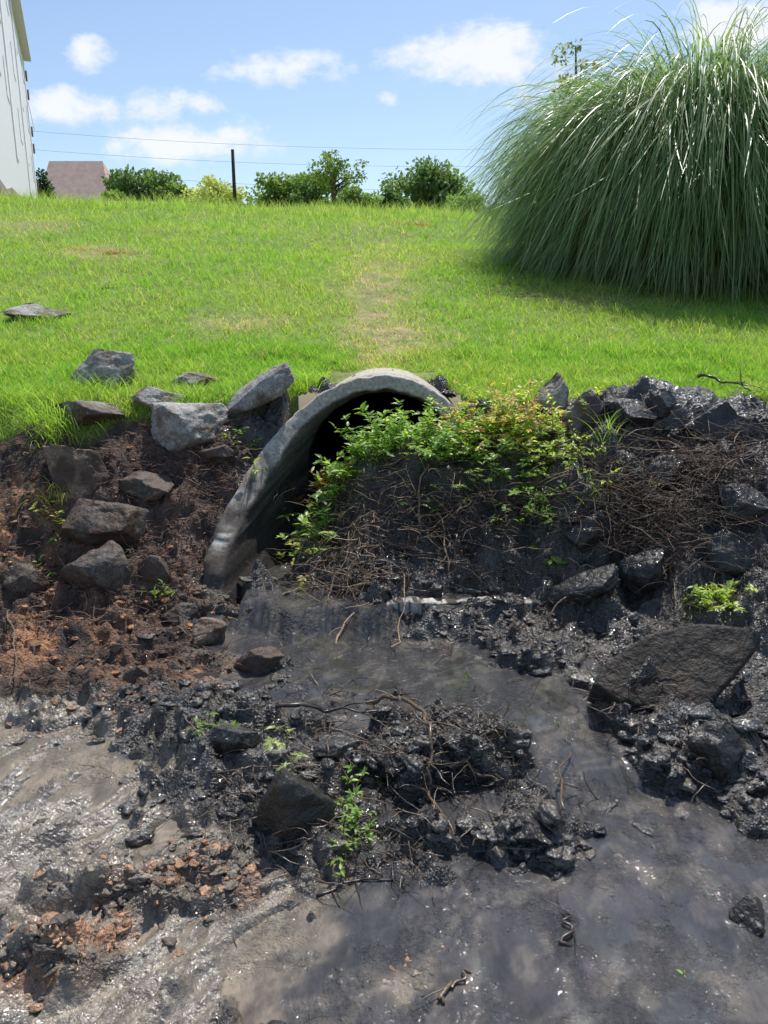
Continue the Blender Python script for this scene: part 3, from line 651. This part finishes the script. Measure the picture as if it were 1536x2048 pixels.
# ---------------------------------------------------------------- branches and twigs
def drape(p0, p1, lift=.02, n=14, wob=.03, arch=0):
    a = hit(*p0); b = hit(*p1); pts = []
    ox = random.uniform(0,50)
    for i in range(n):
        f_ = i/(n-1); q = a.lerp(b, f_); q.x += wob*mnoise.noise(Vector((ox+f_*3,0,0))); q.y += wob*mnoise.noise(Vector((0,ox+f_*3,0)))
        q.z = max(hz(q.x,q.y)+lift*.5, a.z*(1-f_)+b.z*f_+lift)+arch*math.sin(math.pi*f_)+.015*mnoise.noise(Vector((0,0,ox+f_*5))); pts.append(q)
    return pts
def branch(pxs, r, label, c=(.05,.035,.025), side=4, mat=None, lift=.03, arch=.02, name='branch', cat='branch'):
    pts = []
    for k in range(len(pxs)-1):
        s_ = drape(pxs[k], pxs[k+1], lift, 9, .05, arch); pts += s_ if k == 0 else s_[1:]
    for _ in range(1): pts = [pts[0]]+[(pts[i-1]+pts[i]*2+pts[i+1])/4 for i in range(1,len(pts)-1)]+[pts[-1]]
    root = empty(name, pts[0]); tag(root, label, cat)
    m = MB(); m.tube(pts, r, r*.4, 7, c, .18); m.build('stem', mat or m_wettwig, root, True)
    for i in range(side):
        j = random.randint(2, len(pts)-3); d = Vector((random.gauss(0,1), random.gauss(0,.8), random.uniform(.1,.8))).normalized(); p = pts[j].copy(); q = [p.copy()]
        for k in range(6): d = (d+Vector((random.gauss(0,.25),random.gauss(0,.25),-.08))).normalized(); p = p+d*random.uniform(.015,.035); q.append(p.copy())
        m = MB(); m.tube(q, r*.4, r*.12, 5, c); m.build('side_twig', mat or m_wettwig, root, True)
T1=(.14,.10,.065); T2=(.34,.22,.13); T3=(.05,.038,.03)
branch([(735,1445),(800,1425),(850,1475),(865,1560),(860,1640),(905,1730)],.010,'long forked branch lying across the middle sludge down to the pool',T1,8,lift=.06)
branch([(560,1460),(650,1440),(740,1450)],.010,'muddy branch across the top of the foreground heap',T3,5,lift=.06)
branch([(660,1330),(715,1235),(690,1160)],.006,'pale brown stick standing in front of the culvert sill',T2,2,m_twig)
branch([(655,1285),(660,1200),(700,1110)],.006,'thin brown stick rising from the outflow to the debris',T2,2,m_twig)
branch([(785,1335),(800,1275),(810,1180)],.005,'slender orange brown stick in the mud right of the outflow',T2,1,m_twig)
branch([(905,1160),(920,1060),(945,1000)],.007,'dark stick leaning up the right side of the debris pile',T3,2)
branch([(840,1060),(835,1000),(860,950)],.007,'bare stick poking out of the top of the debris pile',T2,2,m_twig)
branch([(895,1150),(885,1060),(870,1010)],.006,'bent grey stick down the centre of the debris pile',T2,2,m_twig)
branch([(760,945),(880,940),(1000,935),(1150,905)],.009,'long dark branch lying along the top of the debris pile',T3,7)
branch([(1395,765),(1440,780),(1500,800)],.012,'black forked branch sticking up at the top of the right bank',T3,5,lift=.05,arch=.03)
branch([(1000,925),(1080,910),(1160,900)],.008,'grey brown branch under the yellow green vine',T2,4,m_twig)
branch([(1160,960),(1300,1000),(1440,1060)],.007,'thin branch running down across the right bank',T3,7)
branch([(1170,1060),(1250,1020),(1330,960)],.006,'brown twig branch rising through the tangle on the right bank',T1,6,m_twig)
branch([(1090,1250),(1160,1180),(1230,1130)],.006,'twig branch along the tilted slab edge',T1,4)
branch([(1115,1640),(1130,1540),(1140,1460)],.004,'thin upright reed stick in the stream at centre right',T1,1)
branch([(1125,1935),(1140,1900),(1120,1860)],.006,'short dark forked stick floating in the pool',T3,3,lift=.012,arch=.01)
branch([(870,2040),(905,2020),(940,1990)],.006,'brown stick at the bottom edge of the pool',T1,1,lift=.012,arch=.01)
branch([(640,1815),(720,1790),(800,1760)],.005,'long thin twig floating at the left of the pool',T3,4,lift=.01,arch=.005)
branch([(20,1260),(35,1330),(30,1400)],.005,'thin root hanging down the clay at the left photo edge',T1,2,m_twig)
branch([(760,1250),(730,1330),(650,1360)],.006,'short branch trailing into the stream below the sill',T3,5)
branch([(905,1560),(990,1590),(1010,1560)],.006,'curved twig on the mud right of the long forked branch',T1,3)
branch([(1480,930),(1500,1040),(1536,1120)],.007,'dark twig branch at the right photo edge',T3,5)
def twigs(name, n, area, label, cols, L=(.06,.2), r=(.001,.0028), mat=None, zl=.03, dirb=None):
    m = MB()
    for i in range(n):
        (cx,cy,sx,sy) = random.choice(area); b = hit(cx+random.gauss(0,sx), min(2040,max(820,cy+random.gauss(0,sy))))
        if b.y > 5.42: continue
        a = random.uniform(0,6.28) if dirb is None else random.gauss(dirb,.5); d = Vector((math.cos(a), math.sin(a)*.7, random.gauss(.1,.35))).normalized(); l = random.uniform(*L); k = 6; p = b+Vector((0,0,random.random()*zl)); q = [p.copy()]
        for j in range(k):
            d = (d+Vector((random.gauss(0,.22),random.gauss(0,.22),random.gauss(-.03,.18)))).normalized(); p = p+d*(l/k)
            zz = b.z-.04 if dirb is None else hz(p.x,p.y)+.005; p.z = max(p.z, zz); q.append(p.copy())
        rr = random.uniform(*r); c = random.choice(cols); f_ = random.uniform(.6,1.3); m.tube(q, rr, rr*.4, 4, tuple(v*f_ for v in c))
    o = m.build(name, mat or m_twig, None, True); tag(o, label, 'twigs', kind='stuff')
BR = [(.20,.11,.075),(.12,.075,.05),(.30,.21,.13),(.06,.04,.033),(.04,.03,.025),(.03,.025,.02)]; RB = [(.20,.085,.062),(.13,.07,.052),(.30,.20,.135)]; BL = [(.03,.024,.02),(.06,.045,.035),(.16,.11,.07)]
twigs('root_litter', 2300, [(330,930,110,50),(150,1020,90,80),(300,1120,100,70),(230,1240,150,60),(420,960,40,60),(350,880,80,30)], 'reddish brown roots and dead stems matted over the left bank', RB, (.04,.15), (.001,.0024))
twigs('twig_tangle', 1700, [(1270,1000,90,60),(1350,950,110,60),(1250,1060,80,50),(1400,1060,90,60),(1450,920,70,40)], 'tangle of thin brown twigs covering the right bank', BR, (.1,.36), (.001,.003), zl=.12)
twigs('stem_debris', 620, [(670,1100,45,50),(640,1050,35,50),(700,1180,60,40),(760,1040,70,50),(900,1000,110,30)], 'pale dead stems matted in front of the culvert mouth', [(.36,.25,.15),(.20,.12,.07),(.42,.32,.2),(.08,.05,.04),(.10,.06,.045)], (.1,.3), (.0012,.0034), zl=.05, dirb=-1.75)
twigs('hanging_roots', 500, [(850,1080,120,60),(960,1050,80,60),(800,1000,100,40)], 'dark roots and dead vines hanging down the face of the debris pile', [(.09,.06,.045),(.15,.09,.06),(.05,.035,.028)], (.08,.28), (.0012,.0035), zl=.04)
twigs('mud_twigs', 2100, [(600,1500,170,70),(850,1540,180,60),(1050,1500,120,60),(1000,1250,160,60),(1300,1420,160,60),(700,1380,120,50),(700,1680,160,60),(900,1120,120,60),(800,1400,160,50)], 'short muddy twigs scattered in the foreground sludge', BL+[(.2,.14,.09)], (.02,.17), (.0009,.003), m_wettwig, .04)
# ---------------------------------------------------------------- loose clods
VAR = []
for s_ in range(12):
    ic = bmesh.new(); bmesh.ops.create_icosphere(ic, subdivisions=3, radius=1)
    rr = random.Random(s_); pl_ = [(Vector((rr.gauss(0,1),rr.gauss(0,1),rr.gauss(0,1))).normalized(), rr.uniform(.45,.9)) for _ in range(5)]
    for v in ic.verts:
        p = v.co.copy()
        for n_, dd in pl_:
            k_ = p.dot(n_)-dd
            if k_ > 0: p -= n_*k_*.5
        q = p*1.5+Vector((s_*7,0,0)); p += v.co*(.50*mnoise.noise(q)+.28*mnoise.noise(q*2.3)+.06*mnoise.noise(q*5)); v.co = p
    VAR.append(np.array([v.co[:] for v in ic.verts])); bf = np.array([[v.index for v in f.verts] for f in ic.faces]); ic.free()
def clods(name, n, area, label, cols, size, mat):
    V=[];Fs=[];C_=[];k=0
    ar = np.array([random.choice(area) for _ in range(n)]); pxx = ar[:,0]+rng.normal(0,1,n)*ar[:,2]; pyy = ar[:,1]+rng.normal(0,1,n)*ar[:,3]
    for i in range(n):
        b = hit(pxx[i], min(2045,max(850,pyy[i])))
        if b.y > 5.4: continue
        s_ = size[0]+(size[1]-size[0])*random.random()**3.5; a = random.uniform(0,6.28); ca, sa = math.cos(a), math.sin(a)
        v = random.choice(VAR)*np.array((random.uniform(.7,1.7),random.uniform(.6,1.2),random.uniform(.3,.6)))*s_; v = v@np.array(((ca,sa,0),(-sa,ca,0),(0,0,1)))
        V.append(v+np.array(b)+np.array((0,0,s_*.03))); Fs.append(bf+k); k += len(v); c = random.choice(cols); C_.append(np.tile(np.array(c)*random.uniform(.6,1.3),(len(v),1)))
    o = mesh_np(name, np.concatenate(V), np.concatenate(Fs), mat, np.concatenate(C_)); tag(o, label, 'mud', kind='stuff')
m_dryclod = attrmat('dry_clods', .85, .2, 60, .8, .01)
clods('sludge_clods', 3400, [(900,1100,100,60),(1000,1260,120,50),(1300,1450,150,60),(540,1560,160,80),(1050,1520,130,50),(800,1550,120,60),(420,1400,130,50),(1400,1550,110,50),(880,1480,110,40),(1230,1350,150,60),(1060,1690,100,30),(1300,950,150,100),(1400,850,120,40),(700,1300,160,60),(640,1180,90,50)], 'lumps of black wet sludge scattered over the channel', [(.033,.028,.024),(.052,.044,.037),(.085,.07,.056)], (.003,.040), m_clod)
clods('soil_clods', 2400, [(120,1280,110,60),(330,1060,120,90),(60,1040,60,60),(300,1280,100,50),(180,1200,120,60),(400,1180,60,60),(350,920,90,40)], 'crumbs of brown and orange soil on the left bank', [(.15,.095,.065),(.09,.062,.048),(.36,.19,.10),(.12,.08,.057)], (.003,.022), m_dryclod)
m_tanclod = attrmat('wet_tan_clods', .5, .4, 70, 1., .012, coat=.6, det=3)
clods('tan_mud_clods', 1100, [(150,1870,90,25),(350,1740,100,28),(250,1790,110,25),(80,1940,60,25),(830,1985,40,35),(440,1760,50,30),(150,1460,100,25)], 'small wet lumps of tan and orange mud at lower left', [(.19,.155,.115),(.12,.095,.07),(.33,.18,.10)], (.003,.022), m_tanclod)
# ---------------------------------------------------------------- background buildings
def gz(x, y): return float(H0(np.array([x]), np.array([y]))[0])
C0 = at(74,390,57); C0.z = gz(C0.x, C0.y)-.5
va = R(-21.1); fd = Vector((-math.sin(va), -math.cos(va), 0)); nd = Vector((-math.cos(va), math.sin(va), 0))
M = Matrix(((fd.x, nd.x, 0, C0.x), (fd.y, nd.y, 0, C0.y), (0,0,1,C0.z), (0,0,0,1)))
ap = empty('apartment_building', C0); tag(ap, 'tall white sided apartment block seen at a steep angle at the left edge', 'building')
Hh = at(57,118,57).z-C0.z; Lb = 36
zb1 = .9
m_side, nt, bs = newmat('white_siding'); g = N(nt,'ShaderNodeNewGeometry'); sp = N(nt,'ShaderNodeSeparateXYZ'); nt.links.new(g.outputs['Position'], sp.inputs[0])
fr = mathn(nt,'FRACT', mathn(nt,'MULTIPLY', sp.outputs[2], 5.5)); nt.links.new(mixc(nt, mathn(nt,'LESS_THAN',fr,.12), (.84,.81,.86), (.72,.69,.73)), bs.inputs['Base Color']); bs.inputs['Roughness'].default_value = .6
bump(nt, bs, [(fr,.3,.015)])
b = MB(); b.box((0,0,-5),(Lb,12,Hh),M,(.7,.69,.68)); b.build('wall', m_side, ap)
sl = []
for i in range(13):
    s_ = -.05+i*(Lb+.05)/12; w_ = M@Vector((s_,0,0)); zg_ = gz(w_.x,w_.y); sl.append((s_, zg_-C0.z))
b = MB(); vs = []
for s_, zr in sl: vs += [M@Vector((s_,-.06,zr-1)), M@Vector((s_,-.06,zr+.55)), M@Vector((s_,.05,zr+.55))]
b.add(vs, [(3*i,3*i+1,3*i+4,3*i+3) for i in range(12)]+[(3*i+1,3*i+2,3*i+5,3*i+4) for i in range(12)], (.36,.27,.22)); b.build('brick_base', m_plain, ap)
r_ = MB(); r_.box((-.45,-.5,Hh+.003),(Lb+.3,12.6,Hh+.35),M,(.66,.58,.68)); ro = r_.build('roof', m_plain, ap)
b = MB(); b.box((-.47,-.54,Hh+.12),(Lb,-.503,Hh+.42),M,(.50,.42,.50)); b.build('fascia', m_plain, ro)
for i in range(3):
    s_ = .1+i*11; b = MB(); b.box((s_,-.05,.6),(s_+1.2,-.003,Hh-.02),M,(.86,.83,.88)); b.build('pilaster', m_plain, ap)
for i in range(5):
    for j in range(3):
        s_ = 2.5+i*6.4; zz = zb1+1.6+j*2.9
        if any(s_ < .1+k*11+1.3 and s_+1.5 > .1+k*11-.1 for k in range(3)): s_ += 2.2
        b = MB(); b.box((s_,-.03,zz),(s_+1.5,-.004,zz+1.4),M,(.84,.82,.86)); f = b.build('window', m_plain, ap)
        b = MB(); b.box((s_+.1,-.036,zz+.1),(s_+1.4,-.032,zz+1.3),M,(.68,.68,.74)); b.build('pane', m_plain, f)
for py_ in (150,188,262,296,368):
    zz = at(0,py_,57).z-C0.z; b = MB(); b.box((-.40,-.16,zz-.28),(-.003,.5,zz+.28),M,(.22,.17,.17)); b.build('vent_box', m_plain, ap)
hx, hy = at(150,400,78).x, 78.; hzz = gz(hx,hy); hr = empty('small_house',(hx,hy,hzz)); tag(hr,'small pale house with a brown shingle roof behind the hill','house')
def zat(py, Y): return at(0,py,Y).z
ze, zr_ = zat(396,hy), zat(322,hy+3); x0, x1 = at(78,400,hy).x, at(220,400,hy).x; xr0, xr1 = at(98,322,hy+3).x, at(205,322,hy+3).x
b = MB(); b.box((x0+.4,hy+.4,hzz-1),(x1-.4,hy+6,ze),None,(.7,.68,.66)); w_ = b.build('wall', m_plain, hr)
m_roof, nt, bs = newmat('shingle_roof'); nt.links.new(ramp(nt,noise_out(nt,2.2,8,.7),.35,(.48,.34,.28),.7,(.66,.49,.41)), bs.inputs['Base Color']); bs.inputs['Roughness'].default_value = .95
b = MB(); b.add([(x0,hy,ze+.003),(x1,hy,ze+.003),(xr1,hy+3,zr_),(xr0,hy+3,zr_),(x0,hy+6.4,ze+.003),(x1,hy+6.4,ze+.003)],[(0,1,2,3),(1,5,2),(4,0,3),(5,4,3,2),(0,4,5,1)],(.3,.2,.18)); b.build('roof', m_roof, hr)
b = MB(); b.box((x0-.1,hy-.12,ze-.3),(x1+.1,hy-.01,ze),None,(.85,.84,.82)); b.build('eave_board', m_plain, hr)
b = MB(); xa = (x0+x1)/2; b.box((xa-.6,hy+.35,ze-1.8),(xa+.6,hy+.395,ze-.7),None,(.1,.1,.12)); b.build('window', m_plain, hr)
pw = at(470,408,45); zb = gz(pw.x,45); pt = at(465,299,45); pl = MB(); pl.tube([(pw.x,45,zb-.3),((pw.x+pt.x)/2,45,(zb+pt.z)/2),(pt.x,45,pt.z)],.105,.085,10,(.05,.043,.04)); o = pl.build('utility_pole', m_bark, None, True); tag(o,'dark wooden utility pole standing beyond the crest of the hill','pole')
def wire(p0, p1, Y, label, sag=.5):
    a, b = at(*p0,Y), at(*p1,Y); pts = []
    for i in range(30):
        f_ = i/29; q = a.lerp(b,f_); q.z -= sag*4*f_*(1-f_); pts.append(q)
    m = MB(); m.tube(pts,.012,.012,4,(.30,.33,.37)); o = m.build('power_line', m_plain, None, True); tag(o,label,'cable')
wire((40,260),(1150,296),72,'topmost thin power line crossing the sky',.6)
wire((40,297),(1150,330),72,'middle power line passing near the top of the pole',.6)
wire((205,348),(1100,384),72,'lowest power line just above the far treetops',.4)
fr_ = empty('rail_fence', at(275,405,40)); tag(fr_, 'low grey metal rail fence behind the hill crest left of the pole', 'fence')
a, b_ = at(215,406,40), at(345,408,40); m = MB(); m.tube([a+Vector((0,0,.06)),b_+Vector((0,0,.04))],.03,.03,6,(.6,.63,.66)); m.build('top_rail',m_plain,fr_,True)
for i in range(4):
    q = a.lerp(b_,i/3); m = MB(); m.tube([(q.x,q.y,gz(q.x,q.y)-.1),(q.x,q.y,q.z+.04)],.03,.03,6,(.5,.53,.55)); m.build('post',m_plain,fr_,True)
# ---------------------------------------------------------------- trees
def tree(px, Y, wpx, top, label, cols, nl=2600, leaf=.2, clumps=26, sparse=False, bottom=430, cat='tree', name='tree', seed=0):
    rnd = np.random.default_rng(seed+100); c = at(px,(top+bottom)/2,Y); zt = at(px,top,Y).z; zg = gz(c.x,Y); k = Y/F_PX/.97
    W_ = wpx*k; Hc = zt-zg; root = empty(name,(c.x,Y,zg)); tag(root,label,cat)
    zc0 = zg+Hc*(.15 if not sparse else .35); cen = np.array((c.x,Y,(zc0+zt)/2)); ex = np.array((W_/2,W_/2*.8,(zt-zc0)/2))
    q = rnd.standard_normal((clumps,3)); q /= np.linalg.norm(q,axis=1)[:,None]; q *= rnd.uniform(.35,.86,(clumps,1)); cl = cen+q*ex
    rs = rnd.uniform(.16,.32,clumps)*ex.mean()*(.65 if sparse else 1.25)
    ci = rnd.integers(0,clumps,nl); dv = rnd.standard_normal((nl,3)); dv /= np.linalg.norm(dv,axis=1)[:,None]; dv *= rnd.random((nl,1))**.4
    P = cl[ci]+dv*rs[ci][:,None]*np.array((1.15,1.15,.75)); P[:,2] = np.maximum(P[:,2], zg+.2)
    D = dv+rnd.standard_normal((nl,3))*.6+np.array((0,0,-.2)); Nn = rnd.standard_normal((nl,3))+np.array((0,0,1.))
    cm = rnd.random(clumps)[ci][:,None]*.6+rnd.random((nl,1))*.4; C_ = np.array(cols[0])*(1-cm)+np.array(cols[1])*cm
    L = leaf*rnd.uniform(.6,1.4,nl); leafmesh('crown', P, D, Nn, L, L*.75, C_, m_treeleaf, root)
    tr = MB(); bx = Vector((c.x,Y,zg-.2)); tc = Vector((c.x+rnd.normal(0,.1)*W_*.3,Y,zc0+(zt-zc0)*.5)); tr.tube([bx,bx.lerp(tc,.5)+Vector((.08,0,0)),tc],.05*W_**.7+.04,.03,7,(.12,.095,.07))
    for i in range(min(clumps,18)):
        p = Vector(cl[i]); s_ = bx.lerp(tc, rnd.uniform(.4,.95)); tr.tube([s_, s_.lerp(p,.5)+Vector((0,0,.15)), p], .03+.008*W_, .012, 5, (.12,.095,.07))
    tr.build('trunk', m_bark, root, True)
DG = ((.08,.15,.06),(.20,.29,.12)); MG = ((.13,.22,.06),(.28,.38,.13)); YG = ((.36,.42,.15),(.70,.70,.34))
for i, a in enumerate([
 (290,70,165,342,'dark green round tree behind the hill just right of the small house',DG,6000,.32,44,False),
 (360,68,70,366,'green tree between the dark round tree and the pale yellow shrub',MG,2600,.30,26,False),
 (228,64,50,372,'small bush at the right corner of the small house',MG,1200,.26,16,False),
 (430,55,115,354,'pale yellow green flowering shrub behind the utility pole',YG,3200,.18,30,False),
 (565,62,155,342,'broad green tree left of the tall sparse sapling',MG,5200,.26,36,False),
 (635,58,90,346,'bushy green tree under the sparse sapling',DG,2800,.24,26,False),
 (712,55,90,376,'low green bush right of the sparse sapling',MG,2000,.24,22,False),
 (668,40,135,296,'tall sparse sapling with open leafy twigs in the centre of the crest',((.10,.18,.04),(.24,.32,.08)),1900,.13,46,True),
 (858,70,175,320,'large dark domed tree left of the pampas grass',DG,6500,.32,44,False),
 (775,62,80,374,'low dark bush left of the large domed tree',DG,1800,.26,18,False),
 (935,50,90,380,'small light green bush against the pampas grass',MG,2200,.2,24,False),
 (90,70,34,333,'dark narrow conifer between the apartment block and the small house',((.03,.07,.035),(.07,.12,.06)),1400,.22,16,False)]):
    tree(a[0],a[1],a[2],a[3],a[4],a[5],a[6],a[7],a[8],a[9],seed=i, cat='shrub' if 'shrub' in a[4] or 'bush' in a[4] else 'tree', name='shrub' if 'shrub' in a[4] or ' bush' in a[4] else 'tree')
tree(1150,13.6,100,46,'leafy sapling poking above the left shoulder of the pampas grass',((.14,.22,.05),(.40,.40,.14)),900,.06,26,True,bottom=380,seed=40)
n = 9000; xx = rng.uniform(-60,70,n); yy = 96+rng.uniform(-2,2,n); zz = H0(xx,yy)+rng.random(n)**.7*(3.6+.9*fbm(xx*.12,yy*0,3,2)); D = rng.standard_normal((n,3)); Nn = rng.standard_normal((n,3))+np.array((0,0,1.))
m_ = rng.random((n,1)); cc = np.array((.09,.16,.06))*(1-m_)+np.array((.19,.28,.11))*m_; L = rng.uniform(.5,1.0,n)
o = leafmesh('distant_woods', np.stack([xx,yy,zz],1), D, Nn, L, L*.8, cc, m_treeleaf, None); tag(o,'far line of dark trees along the horizon','trees',kind='stuff')
b0 = hit(215,578); me_ = MB(); V = []
for i in range(5):
    for j in range(4): V.append((b0.x+(i-2)*.022, b0.y+(j-1.5)*.02, b0.z+.07+.022*mnoise.noise(Vector((i*.9,j*.9,3)))))
me_.add(V,[(i*4+j,i*4+j+1,(i+1)*4+j+1,(i+1)*4+j) for i in range(4) for j in range(3)],(.35,.42,.6)); o = me_.build('litter_scrap', m_plain, None, True); tag(o,'tiny pale blue scrap of litter lying in the grass on the left slope','litter')
# ---------------------------------------------------------------- light
EL, AZ = R(61), R(18)
sun = bpy.data.lights.new('sun','SUN'); sun.energy = 5.0; sun.angle = R(.53); sun.color = (1,.965,.9); so = bpy.data.objects.new('sun', sun); COL.objects.link(so)
dv = Vector((-math.sin(AZ)*math.cos(EL), -math.cos(AZ)*math.cos(EL), -math.sin(EL))); so.rotation_euler = dv.to_track_quat('-Z','Y').to_euler()
w = bpy.data.worlds.new('World'); S.world = w; w.use_nodes = True; nt = w.node_tree; bg = nt.nodes['Background']
sky = N(nt,'ShaderNodeTexSky', sky_type='NISHITA'); sky.sun_disc = False; sky.sun_elevation = EL; sky.sun_rotation = AZ; sky.air_density = 1.0; sky.dust_density = .6; sky.ozone_density = 1.5
nt.links.new(sky.outputs[0], bg.inputs[0]); bg.inputs[1].default_value = .15
tc = N(nt,'ShaderNodeTexCoord'); sp = N(nt,'ShaderNodeSeparateXYZ'); nt.links.new(tc.outputs['Generated'], sp.inputs[0])
yv = mathn(nt,'MAXIMUM', sp.outputs[1], .05); U = mathn(nt,'DIVIDE', sp.outputs[0], yv); Vv = mathn(nt,'DIVIDE', sp.outputs[2], yv)
cb = N(nt,'ShaderNodeCombineXYZ'); nt.links.new(U,cb.inputs[0]); nt.links.new(mathn(nt,'MULTIPLY',Vv,1.5),cb.inputs[1])
nz = noise_out(nt,9,8,.62,cb.outputs[0]); nz2 = noise_out(nt,26,6,.6,cb.outputs[0])
tot = None
def uv(px,py): d = at(px,py,1)-Vector((0,0,CH)); return d.x/d.y, d.z/d.y
for cx,cy,rx,ry,k in ((180,105,55,45,.9),(130,215,110,45,1.),(310,215,75,45,.9),(400,215,50,28,.7),(360,285,150,45,1.05),(240,290,50,30,.7),(580,140,120,38,.8),(640,125,60,28,.65),(930,115,140,55,1.15),(1010,85,70,40,1.05),(775,195,28,22,.6),(890,308,60,16,.5),(1490,50,110,60,1.),(450,0,60,14,.5),(640,228,60,14,.25),(1250,170,200,60,.8)):
    u0,v0 = uv(cx,cy); u1,_ = uv(cx+rx,cy); _,v1 = uv(cx,cy-ry); a = abs(u1-u0); b = abs(v1-v0)
    e = mathn(nt,'ADD', mathn(nt,'POWER', mathn(nt,'ABSOLUTE', mathn(nt,'MULTIPLY_ADD',U,1/a,-u0/a)),2.), mathn(nt,'POWER', mathn(nt,'ABSOLUTE', mathn(nt,'MULTIPLY_ADD',Vv,1/b,-v0/b)),2.))
    e = mathn(nt,'MULTIPLY', mathn(nt,'EXPONENT', mathn(nt,'MULTIPLY', e, -.75)), k)
    tot = e if tot is None else mathn(nt,'MAXIMUM', tot, e)
dn = mathn(nt,'ADD', tot, mathn(nt,'ADD', mathn(nt,'MULTIPLY_ADD', nz, 2.1, -1.05), mathn(nt,'MULTIPLY_ADD', nz2, .9, -.45)))
mr = N(nt,'ShaderNodeMapRange', interpolation_type='SMOOTHSTEP'); nt.links.new(dn, mr.inputs[0]); mr.inputs[1].default_value = .34; mr.inputs[2].default_value = .95
fac = mathn(nt,'MULTIPLY', mr.outputs[0], .92)
b2 = N(nt,'ShaderNodeBackground'); b2.inputs[0].default_value = (.95,.97,1,1); b2.inputs[1].default_value = 1.02
mx = N(nt,'ShaderNodeMixShader'); nt.links.new(fac,mx.inputs[0]); nt.links.new(bg.outputs[0],mx.inputs[1]); nt.links.new(b2.outputs[0],mx.inputs[2]); nt.links.new(mx.outputs[0], nt.nodes['World Output'].inputs[0])
S.view_settings.view_transform = 'Standard'; S.view_settings.look = 'None'; S.view_settings.exposure = 0
